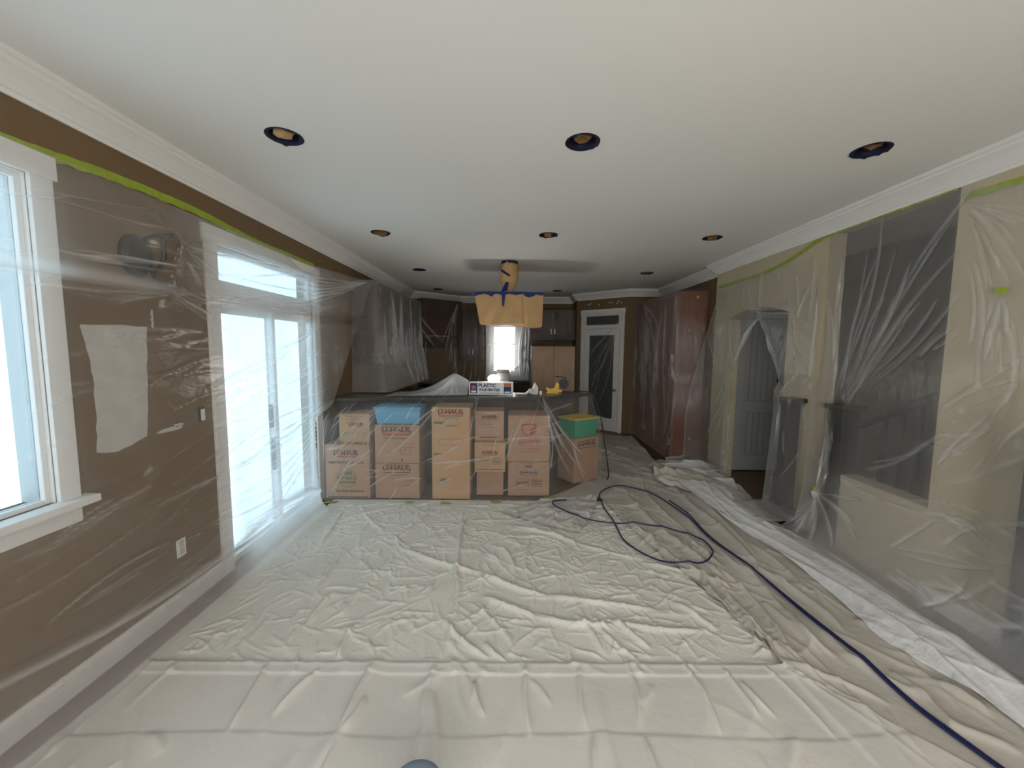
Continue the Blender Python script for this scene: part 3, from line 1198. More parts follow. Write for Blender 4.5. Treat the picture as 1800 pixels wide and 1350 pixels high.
# filler spots on the right hand walls
SPOTS = [(4.46, 2.29, .012, .018), (4.05, 2.38, .014, .03), (3.62, 1.86, .016, .022), (3.66, 1.75, .014, .03), (3.60, 1.35, .04, .03), (3.52, 1.31, .02, .03), (2.19, 1.88, .018, .035), (2.32, 1.27, .016, .018), (2.35, 1.20, .012, .01), (4.97, 1.28, .01, .02), (3.58, 1.05, .03, .05), (3.75, 1.6, .01, .02), (5.0, .82, .012, .02), (3.55, .92, .03, .02)]
for k, (y, z, a, b) in enumerate(SPOTS):
    blob('filler_patch', 'filler', wall_right, y, z, a, b, XR, 100 + k, face=-1)
# spots on the jamb of the arch (faces the camera)
rr = random.Random(9)
for k in range(16):
    x = rr.uniform(XR + .02, XR + .13)
    z = rr.uniform(.1, 1.0) ** 1.1 + (.15 if k % 5 == 0 else 0)
    a, b = rr.uniform(.008, .022), rr.uniform(.01, .035)
    n = 10
    pts = [(x + a * (1 + .2 * math.sin(3 * t + k)) * math.cos(t), z + b * (1 + .2 * math.sin(2 * t + k)) * math.sin(t)) for t in [2 * math.pi * q / n for q in range(n)]]
    g = G()
    g.add([(px, 4.9285, pz) for px, pz in pts] + [(px, 4.9305, pz) for px, pz in pts], [tuple(range(n))] + [(q, (q + 1) % n, n + (q + 1) % n, n + q) for q in range(n)])
    g.build('filler_patch', 'filler', wall_right)
for k, s in enumerate((.28, .33, .52, .74, .80, .90, .93, .99)):
    g = G()
    n = 10
    a, b = (.012, .022) if k % 3 else (.018, .016)
    zc = 2.52 + .02 * math.sin(k * 2.3)
    pts = [(s + a * math.cos(t), zc + b * math.sin(t)) for t in [2 * math.pi * q / n for q in range(n)]]
    g.add([(px, -.002, pz) for px, pz in pts], [tuple(range(n))])
    pan(g).build('filler_patch', 'filler', bpy.data.objects['wall_pantry'])

# ------------------------------------------------------------------ peninsula
pen_top = [(-2.015, 4.37), (0.36, 4.66), (1.02, 5.10), (0.80, 5.42), (0.22, 5.12), (-2.015, 4.86)]
pen_base = [(-2.015, 4.58), (0.26, 4.86), (0.86, 5.22), (0.74, 5.38), (0.2, 5.06), (-2.015, 4.80)]


def prism(poly, z0, z1):
    n = len(poly)
    g = G()
    g.add([(x, y, z0) for x, y in poly] + [(x, y, z1) for x, y in poly],
          [tuple(range(n))[::-1], tuple(range(n, 2 * n))] + [(k, (k + 1) % n, n + (k + 1) % n, n + k) for k in range(n)])
    return g


tag(prism(pen_base, 0, 1.008).build('peninsula_base', 'pen', None, .004), 'dark half wall of the kitchen peninsula behind the moving boxes', 'half wall')
tag(prism(pen_top, 1.01, 1.05).build('bar_top', 'granite', None, .005), 'dark stone bar top of the kitchen peninsula', 'countertop')

# ------------------------------------------------------------------ cartons and bins


def rrect(g, cx, cz, w, h, y, t, r=.012):
    """rounded rectangular outline of line width t on the plane y (faces -y)"""
    def loop(w_, h_, r_):
        p = []
        for (sx, sz, a0) in ((1, 1, 0), (-1, 1, 90), (-1, -1, 180), (1, -1, 270)):
            for k in range(4):
                a = math.radians(a0 + 30 * k)
                p.append((cx + sx * (w_ / 2 - r_) + r_ * math.cos(a), y, cz + sz * (h_ / 2 - r_) + r_ * math.sin(a)))
        return p
    return g.loft([loop(w, h, r), loop(w - 2 * t, h - 2 * t, max(r - t, .002))], cap=False)


def logo(parent, cx, cz, w, y, orange=True, rz=0.0):
    h = w * .30
    g = G()
    rrect(g, cx, cz, w, h, y - .0006, w * .025, h * .2)
    f = g.build('logo_frame', 'ink', parent)
    if orange:
        g = G()
        g.box(cx - w * .44, cx + w * .44, y - .0005, y, cz - h * .40, cz - h * .22)
        g.build('logo_band', 'inkorange', parent)
    text('lettering', 'U-HAUL', h * .72, 'ink', parent, (cx, y - .0005, cz + h * .08), 1.12 * (w * .84) / (h * .72 * 3.3), bold=.002)


def carton(label, x0, x1, y0, y1, z0, z1, m='card', group=None):
    t = thing('moving_box', label, 'box', ((x0 + x1) / 2, (y0 + y1) / 2, z0), group)
    g = G()
    g.box(x0, x1, y0, y1, z0, z1 - .004)
    g.build('box_body', m, t, .004)
    ym = (y0 + y1) / 2
    for (a, b) in ((y0 + .001, ym - .002), (ym + .002, y1 - .001)):
        g = G()
        g.box(x0 + .001, x1 - .001, a, b, z1 - .004, z1)
        g.build('flap', m, t)
    return t


def bars(parent, m, rows, y):
    g = G()
    for x0, x1, z0, z1 in rows:
        g.box(x0, x1, y - .0006, y, z0, z1)
    return g.build('print_bar', m, parent)


GRP = 'cardboard moving boxes before the peninsula'
# 1 lower
b = carton('square moving box with a green round stamp, nearest the patio door', -1.96, -1.49, 4.07, 4.44, .012, .597, 'card', GRP)
logo(b, -1.74, .50, .25, 4.07)
text('lettering', 'NEED BOXES? BUY-BACK', .033, 'ink', b, (-1.735, 4.0695, .405), bold=.001)
g = G()
rrect(g, -1.735, .235, .20, .20, 4.0694, .006, .095)
g.build('stamp_ring', 'inkgreen', b)
text('lettering', '100%', .055, 'inkgreen', b, (-1.735, 4.0695, .285), bold=.002)
text('lettering', 'BUY-BACK', .043, 'inkgreen', b, (-1.735, 4.0695, .235), bold=.002)
text('lettering', 'GUARANTEE', .032, 'inkgreen', b, (-1.735, 4.0695, .19), bold=.002)
text('lettering', 'Buy Back the Extras.', .036, 'ink', b, (-1.70, 4.0695, .095), bold=.001)
bars(b, 'ink', [(-1.94, -1.51, .022, .034)], 4.07)
# 1 upper
b = carton('small pale moving box stacked on the box with the round stamp', -1.84, -1.51, 4.16, 4.50, .60, .91, 'card2', GRP)
logo(b, -1.67, .795, .165, 4.16)
g = G()
rrect(g, -1.67, .857, .09, .03, 4.1594, .006, .014)
g.build('hand_hole', 'ink', b)
text('lettering', 'EXTRA STRONG', .02, 'ink', b, (-1.67, 4.1595, .885), 1.2)
text('lettering', 'SAVE!', .05, 'inkgreen', b, (-1.755, 4.1595, .70), bold=.001)
bars(b, 'inkgreen', [(-1.65, -1.55, .70, .705), (-1.65, -1.54, .685, .69), (-1.65, -1.56, .67, .675)], 4.16)
# 2 stack
b = carton('lower box of the stack under the blue bin', -1.44, -.968, 4.09, 4.45, .012, .392, 'card', GRP)
logo(b, -1.21, .335, .29, 4.09)
text('lettering', 'SMALL MOVING BOX', .022, 'ink', b, (-1.21, 4.0895, .265), 1.1)
bars(b, 'ink', [(-1.12, -1.02, .21, .213), (-1.12, -1.03, .195, .198), (-1.15, -1.02, .15, .153)], 4.09)
b = carton('upper box of the stack carrying the blue bin', -1.437, -.965, 4.09, 4.45, .396, .808, 'card', GRP)
logo(b, -1.205, .745, .30, 4.09)
text('lettering', 'MEDIUM MOVING BOX', .024, 'ink', b, (-1.20, 4.0895, .665), 1.1)
g = G()
for (cx, cz) in ((-1.16, .575), (-1.11, .53)):
    rrect(g, cx, cz, .11, .075, 4.0894, .003, .006)
g.build('diagram', 'ink', b)
bars(b, 'ink', [(-1.09, -1.02, .60, .603), (-1.07, -.99, .57, .573), (-1.28, -1.265, .50, .53), (-1.16, -1.145, .415, .44)], 4.09)


def tub(name, label, cat_m, lid_m, x0, x1, y0, y1, z0, z1, rz=0, c=(0, 0)):
    t = thing(name, label, 'storage bin', ((x0 + x1) / 2, (y0 + y1) / 2, z0))
    g = G()
    e = .022
    lp = []
    for (zz, k) in ((z0, e), (z1 - .03, .004), (z1 - .03, -.006), (z1 - .012, -.006)):
        lp.append([(x0 + k, y0 + k, zz), (x1 - k, y0 + k, zz), (x1 - k, y1 - k, zz), (x0 + k, y1 - k, zz)])
    g.loft(lp)
    if rz:
        rotated(G(), (0, 0, 0), 0)
        cx_, cy_ = (x0 + x1) / 2, (y0 + y1) / 2
        m = Matrix.Translation((cx_, cy_, 0)) @ Matrix.Rotation(rz, 4, 'Z') @ Matrix.Translation((-cx_, -cy_, 0))
        g.v = [tuple(m @ Vector(p)) for p in g.v]
    g.build('tub', cat_m, t, .008)
    g = G()
    g.box(x0 - .012, x1 + .012, y0 - .012, y1 + .012, z1 - .014, z1 + .002)
    g.box(x0 + .03, x1 - .03, y0 + .03, y1 - .03, z1 + .002, z1 + .010)
    if rz:
        g.v = [tuple(m @ Vector(p)) for p in g.v]
    g.build('lid', lid_m, t, .004)
    return t


tub('storage_bin', 'blue plastic storage bin on top of two stacked boxes', 'bluebin', 'bluebin', -1.44, -.95, 4.10, 4.36, .812, .995)
# 3 tall box
b = carton('tall narrow bright brown moving box between the blue bin stack and small boxes', -.83, -.427, 4.08, 4.44, .012, 1.00, 'card2', GRP)
logo(b, -.63, .945, .26, 4.08)
text('lettering', 'MOVING BOX', .02, 'ink', b, (-.63, 4.0795, .885), 1.2)
bars(b, 'inkgreen', [(-.81, -.69, .825, .85), (-.68, -.56, .80, .81), (-.81, -.72, .49, .51), (-.74, -.68, .19, .24)], 4.08)
g = G()
rrect(g, -.63, .63, .25, .07, 4.0794, .003, .015)
g.build('diagram', 'ink', b)
# 4 three small boxes
b = carton('plain small box at the bottom of the three box pile', -.366, -.073, 4.20, 4.50, .012, .285, 'card', GRP)
b = carton('small bright moving box with a green stripe in the middle of its pile', -.385, -.055, 4.14, 4.48, .289, .616, 'card2', GRP)
logo(b, -.22, .50, .165, 4.14)
text('lettering', 'EXTRA STRONG', .018, 'ink', b, (-.22, 4.1395, .585), 1.2)
text('lettering', 'SAVE!', .045, 'inkgreen', b, (-.29, 4.1395, .42), bold=.001)
g = G()
rrect(g, -.29, .40, .13, .10, 4.1394, .003, .02)
g.build('diagram', 'inkgreen', b)
bars(b, 'ink', [(-.195, -.10, .435, .44), (-.195, -.085, .42, .425), (-.195, -.09, .405, .41), (-.195, -.11, .39, .395), (-.195, -.085, .375, .38)], 4.14)
bars(b, 'inkgreen', [(-.365, -.075, .315, .327)], 4.14)
b = carton('small faded moving box topmost of the three box pile', -.385, -.071, 4.20, 4.50, .62, .945, 'card', GRP)
logo(b, -.23, .88, .155, 4.20, False)
text('lettering', 'MOVING', .024, 'ink', b, (-.25, 4.1995, .80), 1.2)
text('lettering', 'SUPPLIES', .024, 'ink', b, (-.23, 4.1995, .77), 1.2)
bars(b, 'ink', [(-.33, -.12, .655, .665)], 4.20)
# 5 two larger
b = carton('lower large box under the one with the red shield', -.022, .43, 4.19, 4.58, .012, .39, 'card', GRP)
logo(b, .205, .27, .185, 4.19, False)
g = G()
g.box(.165, .245, 4.1894, 4.19, .33, .352)
g.build('print_bar', 'inkred', b)
text('lettering', 'EXTRA STRONG', .016, 'ink', b, (.205, 4.1895, .37), 1.3)
text('lettering', 'SAVE!', .05, 'ink', b, (.135, 4.1895, .155), bold=.001)
g = G()
rrect(g, .14, .14, .13, .12, 4.1894, .003, .02)
g.build('diagram', 'ink', b)
bars(b, 'ink', [(.235, .365, .185, .191), (.235, .35, .168, .174), (.235, .36, .151, .157), (.235, .34, .134, .140), (.235, .355, .117, .123)], 4.19)
b = carton('large box with a red shield emblem on top of another box', -.024, .427, 4.19, 4.58, .394, .902, 'card', GRP)
sh = [(-.5, .5), (0, .56), (.5, .5), (.42, -.15), (0, -.5), (-.42, -.15)]


def poly_y(pts, y, t=.0006):
    n = len(pts)
    g = G()
    g.add([(x, y - t, z) for x, z in pts] + [(x, y, z) for x, z in pts], [tuple(range(n))] + [(k, (k + 1) % n, n + (k + 1) % n, n + k) for k in range(n)])
    return g


g = G()
o1 = [(.20 + x * .165, 4.1893, .735 + z * .145) for x, z in sh]
o2 = [(.20 + x * .135, 4.1893, .735 + z * .118) for x, z in sh]
g.loft([o1, o2], cap=False)
em = g.build('shield_outline', 'inkred', b)
poly_y([(.205, .69), (.205, .745), (.265, .775), (.262, .715), (.232, .69), (.215, .68)], 4.19).build('shield_door', 'inkred', b)
text('lettering', 'U-LOCK', .052, 'inkred', b, (.205, 4.1895, .615), 1.25, bold=.0015)
text('lettering', 'MINI STORAGE', .024, 'inkred', b, (.205, 4.1895, .578), 1.3)
text('lettering', 'www.selfstorage.ca', .026, 'inkred', b, (.215, 4.1895, .538), 1.05)
text('lettering', '1-888-STORE-WITH-U', .022, 'inkred', b, (.215, 4.1895, .507), 1.1)
# 6 box and green bin round the corner
ANG = math.atan2(.44, .66)


def turned(t, c, rz):
    t.location = c
    t.rotation_euler = (0, 0, rz)
    return t


b = thing('moving_box', 'moving box under the green bin at the end of the peninsula', 'box', (.84, 4.78, .012), GRP)
b.rotation_euler = (0, 0, ANG)


def local(g, name, m, bevel=0, parent=b):
    o = g.build(name, m, None, bevel)
    o.parent = parent
    return o


g = G()
g.box(-.20, .20, -.15, .15, 0, .535)
local(g, 'box_body', 'card', .004)
for (a, c) in ((-.149, -.002), (.002, .149)):
    g = G()
    g.box(-.199, .199, a, c, .535, .539)
    local(g, 'flap', 'card')
g = G()
rrect(g, 0, .455, .29, .09, -.1506, .007, .016)
local(g, 'logo_frame', 'ink')
o = text('lettering', 'U-HAUL', .062, 'ink', None, (0, -.1505, .46), 1.3, bold=.002)
o.parent = b
bb = thing('storage_bin', 'green plastic storage bin with a yellow lid', 'storage bin', (.84, 4.78, .552))
bb.rotation_euler = (0, 0, ANG)
g = G()
lp = []
for (zz, k) in ((0, .02), (.20, .0), (.20, -.01), (.215, -.01)):
    lp.append([(-.19 + k, -.145 + k, zz), (.19 - k, -.145 + k, zz), (.19 - k, .145 - k, zz), (-.19 + k, .145 - k, zz)])
g.loft(lp)
local(g, 'tub', 'greenbin', .008, bb)
g = G()
g.box(-.205, .205, -.16, .16, .215, .232)
local(g, 'lid', 'yellowlid', .004, bb)

# ------------------------------------------------------------------ things on the bar top
pb = thing('plastic_sheeting_box', 'white printed carton of painters plastic on the bar top', 'box', (-.24, 4.80, 1.052))
g = G()
g.box(-.51, .03, 4.74, 4.88, 1.054, 1.205)
g.build('box_body', 'whitecard', pb, .003)
g = G()
g.box(-.495, -.405, 4.7394, 4.74, 1.07, 1.195)
g.build('emblem_panel', 'inkblue', pb)
g = G()
g.box(-.475, -.425, 4.7388, 4.7394, 1.12, 1.165)
g.build('emblem', 'inkorange', pb)
g = G()
g.box(-.48, -.42, 4.7388, 4.7394, 1.08, 1.105)
g.build('emblem_label', 'whitecard', pb)
text('lettering', 'PLASTIC', .062, 'inkblue', pb, (-.285, 4.7395, 1.165), .95, bold=.002)
text('lettering', 'POUR PEINTRES', .045, 'inkblue', pb, (-.26, 4.7395, 1.112), .78, bold=.002)
bars(pb, 'ink', [(-.38, -.13, 1.072, 1.078)], 4.74)
g = G()
g.box(-.085, .005, 4.7394, 4.74, 1.07, 1.155)
g.build('side_panel', 'inkblue', pb)
g = G()
g.box(-.085, .005, 4.7394, 4.74, 1.158, 1.195)
g.build('side_band', 'inkorange', pb)
bars(pb, 'whitecard', [(-.075, -.005, 1.075, 1.095)], 4.7394)
# work lamp
wl = thing('work_lamp', 'glowing round work lamp standing behind the white carton', 'lamp', (-.215, 4.95, 1.052))
g = G()
g.box(-.26, -.17, 4.95, 5.03, 1.053, 1.07).box(-.225, -.205, 4.96, 4.98, 1.07, 1.17)
g.build('lamp_stand', 'black', wl, .004)
g = G()
g.lathe([(.0, 1.155), (.05, 1.155), (.055, 1.165), (.055, 1.185), (.03, 1.188), (.0, 1.188)], (-.215, 4.97, 0), 20)
g.build('lamp_housing', 'black', wl)
g = G()
g.lathe([(.078 * math.sin(math.pi * k / 12), -.05 * math.cos(math.pi * k / 12)) for k in range(13)], (0, 0, 0), 24)
g.v = [(x - .215, 4.965 + y * .8, z + 1.236) for x, y, z in g.v]
g.build('lamp_lens', 'lamp', wl, smooth=True)
bk = thing('black_tool_case', 'black square case behind the glowing lamp', 'case', (-.10, 5.0, 1.052))
g = G()
g.box(-.185, -.02, 5.10, 5.18, 1.064, 1.31)
g.build('case_body', 'black', bk, .006)
g = G()
g.box(-.185, -.02, 5.097, 5.18, 1.312, 1.338)
g.build('case_lid', 'black', bk, .004)
# hand masker
hm = thing('hand_masker', 'yellow hand masking tool with a tape roll on the bar top', 'masking tool', (.6, 5.0, 1.052))
g = G()
lp = [(.46, 1.054), (.64, 1.054), (.65, 1.09), (.60, 1.11), (.615, 1.17), (.585, 1.19), (.56, 1.12), (.50, 1.105), (.455, 1.125), (.45, 1.11), (.475, 1.085)]
poly_y(lp, 5.02, .05).build('tool_frame', 'yellow', hm, .004)
g = G()
g.lathe([(.028, -.022), (.062, -.022), (.062, .022), (.028, .022)], (0, 0, 0), 24, False)
g.v = [(.675 + x, 4.99 + z, 1.175 + y) for x, y, z in g.v]
g.build('tape_roll', 'dark', hm)
g = G()
g.lathe([(.0, -.026), (.027, -.026), (.027, .026), (.0, .026)], (0, 0, 0), 12)
g.v = [(.675 + x, 4.99 + z, 1.175 + y) for x, y, z in g.v]
g.build('roll_hub', 'black', hm)
g = G()
g.tube([(.56, 4.99, 1.265), (.64, 4.99, 1.262), (.70, 4.99, 1.252), (.705, 4.99, 1.20)], .006, 6)
g.build('cutter_bar', 'black', hm)
g = G()
g.box(.60, .79, 4.97, 5.03, 1.053, 1.072)
g.build('tool_base', 'black', hm, .004)
cp = thing('small_cup', 'small clear cup on the bar top beside the rag', 'cup', (.37, 4.82, 1.052))
g = G()
g.lathe([(.016, 0), (.016, .004), (.018, .045), (.0165, .045), (.0145, .005), (0, .005)], (.37, 4.80, 1.053), 14, False)
g.build('cup_wall', 'whitecard', cp, smooth=True)

# ------------------------------------------------------------------ drop cloths
MAIN = [(-0.95, 3.07, -0.18, 2.67), (-0.18, 2.67, 0.24, 2.42), (0.24, 2.42, 0.93, 2.29), (0.02, 3.44, 0.54, 3.14), (0.54, 3.14, 1.02, 2.88), (1.01, 2.84, 1.51, 2.5), (-0.17, 2.42, 0.16, 2.23), (0.16, 2.23, 0.62, 2.16), (0.62, 2.19, 1.13, 2.12)]
MAIN2 = [(-0.42, 3.68, -0.41, 2.82), (-0.41, 2.82, -0.36, 1.9), (-0.47, 3.75, -0.36, 2.15), (-1.01, 3.26, -0.71, 2.94), (-1.25, 2.4, -1.27, 3.06), (-1.01, 2.24, -0.94, 2.89), (-1.17, 2.14, -1.15, 2.46), (-0.07, 3.08, 0.04, 2.68), (0.16, 3.13, 0.12, 2.68), (0.02, 2.02, -0.23, 2.36), (-0.14, 2.02, -0.01, 1.88), (-0.39, 2.2, -0.1, 1.9), (0.63, 2.21, 0.76, 1.99), (0.4, 2.26, 0.5, 1.95), (-1.14, 3.88, -1.7, 3.36), (-0.78, 3.81, -0.98, 3.16), (-1.65, 3.73, -1.55, 3.06), (0.52, 2.16, 0.67, 1.89), (1.07, 2.37, 1.2, 2.12), (-0.91, 2.15, -0.89, 1.88)]
NEAR = [(-0.37, 1.86, -0.37, 1.53), (-0.36, 1.56, -0.39, 1.2), (0.09, 1.86, 0.09, 1.49), (0.36, 1.86, 0.33, 1.51), (0.6, 1.86, 0.56, 1.54), (0.89, 1.87, 0.89, 1.51), (-0.69, 1.85, -0.71, 1.53), (-1.22, 1.85, -1.17, 1.5), (-0.7, 1.46, -0.73, 1.2), (0.35, 1.49, 0.3, 1.2), (0.56, 1.49, 0.57, 1.2), (-0.17, 1.76, -0.11, 1.58), (-0.66, 1.67, -0.7, 1.5), (1.08, 1.84, 1.1, 1.59), (1.3, 1.86, 1.36, 1.49), (1.13, 1.77, 1.17, 1.59), (-0.95, 1.82, -1.03, 1.58)]
RUN = [(1.98, 5.07, 1.88, 3.42), (2.09, 4.63, 1.93, 2.93), (1.9, 3.79, 1.83, 2.7), (1.29, 4.24, 1.5, 2.69), (1.54, 4.42, 1.57, 3.2), (1.45, 2.77, 1.46, 1.84), (1.54, 2.77, 1.5, 1.95), (1.75, 2.93, 1.66, 2.04), (1.37, 2.69, 1.35, 2.22), (1.83, 2.77, 1.93, 2.13), (2.0, 3.11, 1.96, 2.44), (2.16, 2.7, 2.29, 2.47), (2.72, 4.64, 2.39, 3.67), (2.21, 4.44, 2.07, 3.79), (2.45, 4.85, 2.9, 4.65), (1.62, 2.38, 1.72, 1.92), (1.41, 2.27, 1.39, 1.88), (1.42, 1.88, 1.74, 1.65), (2.08, 2.22, 2.13, 1.88), (1.78, 1.96, 1.95, 1.65), (1.92, 1.84, 1.9, 1.52), (1.88, 1.55, 2.07, 1.43), (2.08, 1.78, 2.14, 1.6), (1.7, 2.27, 1.66, 1.95), (1.08, 3.52, 1.19, 3.1), (1.19, 3.1, 1.39, 2.56), (1.51, 3.41, 1.58, 2.77)]


def rand_segs(x0, x1, y0, y1, n, l0, l1, w0, w1, a0, a1, seed, ang=None, spread=math.pi):
    r = np.random.default_rng(seed)
    S = []
    for _ in range(n):
        x, y = r.uniform(x0, x1), r.uniform(y0, y1)
        th = (ang if ang is not None else 0) + r.uniform(-spread / 2, spread / 2)
        l = r.uniform(l0, l1)
        S.append((x, y, x + l * math.cos(th), y + l * math.sin(th), r.uniform(w0, w1), r.uniform(a0, a1)))
    return S


CLOTHS = []


def top_z(x, y, default=0.0):
    z = default
    for t in CLOTHS:
        h = t.ray_cast(Vector((x, y, 2.0)), Vector((0, 0, -1)), 3.0)
        if h[0] is not None:
            z = max(z, h[0].z)
    return z


def cloth(name, label, corners, nu, nv, segs, m, base=.005, under=True, edge=0.02, seed=1, wav=.004, extra=None):
    """canvas sheet: corners is a control grid of (x, y); creases give its relief; lies on what is below"""
    c = np.zeros((len(corners), len(corners[0]), 3))
    for i, row in enumerate(corners):
        for j, p in enumerate(row):
            c[i, j, :2] = p
    S = surf(c, nu, nv)
    rg_ = np.random.default_rng(seed)
    # wavy hems
    for sl, ax in ((np.s_[0, :], 1), (np.s_[-1, :], 1), (np.s_[:, 0], 0), (np.s_[:, -1], 0)):
        L_ = S[sl].shape[0]
        w = np.convolve(rg_.normal(0, 1, L_ + 40), np.ones(41) / 41, 'valid')
        S[sl][:, ax] += edge * w * 3
    P = S.reshape(-1, 3).copy()
    h = ridge(P[:, :2], segs, 1.35)
    wv = waves(P[:, :2], 8, 4, 22, wav, seed)
    z = base + np.abs(wv) + h
    if extra is not None:
        z = z + extra(P)
    if under and CLOTHS:
        zu = np.array([top_z(x, y) for x, y in P[:, :2]])
        if len(zu) == nu * nv:  # the upper cloth bridges small hollows of the lower one
            zz = zu.reshape(nu, nv)
            for _ in range(3):
                pz = np.pad(zz, 1, 'edge')
                zz = np.maximum(zz, (pz[:-2, 1:-1] + pz[2:, 1:-1] + pz[1:-1, :-2] + pz[1:-1, 2:]) / 4)
            zu = zz.reshape(-1)
        z = zu + np.maximum(z, .003)
    P[:, 2] = z
    o = grid_mesh(name, P, nu, nv, m)
    tag(o, label, 'drop cloth')
    idx = np.arange(nu * nv).reshape(nu, nv)
    F = np.stack([idx[:-1, :-1], idx[:-1, 1:], idx[1:, 1:], idx[1:, :-1]], -1).reshape(-1, 4)
    CLOTHS.append(BVHTree.FromPolygons([Vector(p) for p in P], F.tolist()))
    return o


def grid_xy(xs, ys):
    return [[(x, y) for y in ys] for x in xs]


# kitchen end, under everything
cloth('drop_cloth', 'far rumpled drop cloth on the kitchen floor before the pantry door', [[(.25, 4.02), (.92, 4.75), (1.1, 6.0), (1.35, 7.6)], [(1.5, 4.3), (1.5, 5.6), (1.6, 6.6), (1.8, 7.4)], [(2.1, 4.6), (2.1, 5.5), (2.2, 6.4), (2.3, 7.2)]], 90, 150,
      rand_segs(1.0, 2.2, 4.6, 7.3, 46, .2, .8, .02, .045, .008, .03, 21, math.radians(110), 1.6), 'cloth3', .004, False, .03, 21)
mseg = seg_list(MAIN, .026, .020, .3, 1) + seg_list(MAIN2, .013, .018, .4, 2)
mseg += rand_segs(-1.8, 1.5, 1.9, 4.0, 1200, .05, .26, .007, .013, .003, .008, 3)
mseg += rand_segs(-1.8, 1.5, 1.9, 4.0, 60, .2, .6, .016, .03, .003, .009, 4, math.radians(-35), 1.4)
cloth('drop_cloth', 'large creased cream canvas drop cloth across the middle of the floor', grid_xy([-1.87, -1.0, 0, .8, 1.55], [1.80, 2.5, 3.3, 4.06]), 480, 340, mseg, 'cloth', .006, False, .012, 1, .0015)
nseg = seg_list(NEAR, .012, .017, .3, 6)
nseg += rand_segs(-1.8, 1.4, .2, 1.8, 60, .1, .4, .014, .03, .003, .009, 7, R90, 2.0) + rand_segs(-1.8, 1.4, .1, 1.3, 20, .3, .8, .03, .05, .008, .02, 8, R90, .8)


def near_step(P):
    y = P[:, 1]
    s = 1 / (1 + np.exp((y - (1.495 + .012 * np.sin(P[:, 0] * 4))) / .003))
    hem = np.exp(-((y - 1.86) / .012) ** 2)
    return .005 * s + .003 * hem


# ------------------------------------------------------------------ runner cloths at the right
rseg = seg_list(RUN, .024, .026, .4, 9)
rseg += rand_segs(1.1, 2.6, 1.2, 5.0, 150, .15, .6, .010, .022, .004, .014, 10, math.radians(98), 1.1)
rseg += rand_segs(1.1, 2.6, 1.2, 5.0, 60, .08, .25, .012, .022, .003, .009, 12)
cloth('drop_cloth', 'long rumpled drop cloth under the hose along the stair side', [[(.98, 4.2), (1.05, 3.6), (1.2, 2.9), (1.36, 2.2), (1.42, 1.6), (1.45, .9)], [(1.6, 4.9), (1.55, 3.8), (1.6, 3.0), (1.75, 2.3), (1.8, 1.7), (1.8, .9)], [(2.5, 5.1), (2.4, 4.2), (2.3, 3.2), (2.35, 2.5), (2.4, 1.9), (2.5, .9)]], 150, 420, rseg, 'cloth3', .012, True, .02, 10, .0025)
cloth('drop_cloth', 'smooth folded canvas drop cloth with pressed crease lines under the paint can', [[(-1.87, .1), (-1.87, .7), (-1.87, 1.3), (-1.85, 1.865)], [(-1.0, .1), (-1.0, .7), (-1.0, 1.3), (-1.0, 1.865)], [(0, .1), (0, .7), (0, 1.3), (0, 1.865)], [(1.0, .1), (1.0, .7), (.95, 1.3), (.8, 1.865)], [(2.5, .1), (2.3, .7), (1.85, 1.3), (1.40, 1.865)]], 480, 240, nseg, 'cloth2', .014, True, .006, 6, .0025, near_step)
cloth('drop_cloth', 'grey crumpled end of cloth lying by the red shield box', [[(-.07, 3.72), (.15, 3.90), (.40, 4.10)], [(.25, 3.50), (.45, 3.78), (.62, 4.16)], [(.60, 3.30), (.80, 3.68), (.98, 4.22)]], 70, 70,
      rand_segs(-.05, .95, 3.35, 4.2, 60, .1, .4, .014, .026, .006, .02, 13), 'cloth4', .012, True, .012, 13, .006)
cloth('drop_cloth', 'bunched drop cloth heaped at the foot of the tall wrapped cabinet', [[(1.75, 4.5), (1.85, 4.95), (2.1, 5.4)], [(2.2, 4.2), (2.35, 4.7), (2.5, 5.3)], [(2.60, 4.0), (2.72, 4.5), (2.62, 5.05)]], 90, 90,
      rand_segs(1.8, 2.8, 4.1, 5.3, 34, .3, .8, .035, .07, .02, .06, 14, math.radians(140), .9), 'cloth3', .012, True, .02, 14, .01)

# rag on the bar top
CL_SAVE, CLOTHS = CLOTHS, []
c = [[(.06, 4.74), (.06, 4.86), (.10, 4.95)], [(.20, 4.75), (.2, 4.86), (.2, 4.96)], [(.33, 4.77), (.34, 4.86), (.30, 4.94)]]
rag = cloth('rag', 'crumpled cream rag on the bar top beside the white carton', c, 40, 40, rand_segs(.18, .30, 4.78, 4.92, 14, .06, .14, .018, .03, .015, .035, 15), 'cloth2', .003, False, .004, 15, .006)
rag.location.z = 1.052
rag['category'] = 'rag'
CLOTHS = CL_SAVE

# ------------------------------------------------------------------ hoses


def hose(name, label, pts, r, m, onfloor=True):
    P = cr_eval(np.array(pts, float), len(pts) * 10)
    out = []
    for p in P:
        z = p[2] if len(p) > 2 else None
        if onfloor:
            z = max(top_z(p[0] + dx, p[1] + dy) for dx in (-2 * r, 0, 2 * r) for dy in (-2 * r, 0, 2 * r)) + r + .007 + p[2]
        out.append([p[0], p[1], z])
    out = np.array(out)
    if onfloor:
        zs = out[:, 2]
        for _ in range(6):
            zs = np.maximum(zs, np.convolve(np.pad(zs, 2, 'edge'), np.ones(5) / 5, 'valid'))
        out[:, 2] = zs
    g = G()
    g.tube([tuple(p) for p in out], r, 10)
    return tag(g.build(name, m, None, smooth=True), label, 'hose')


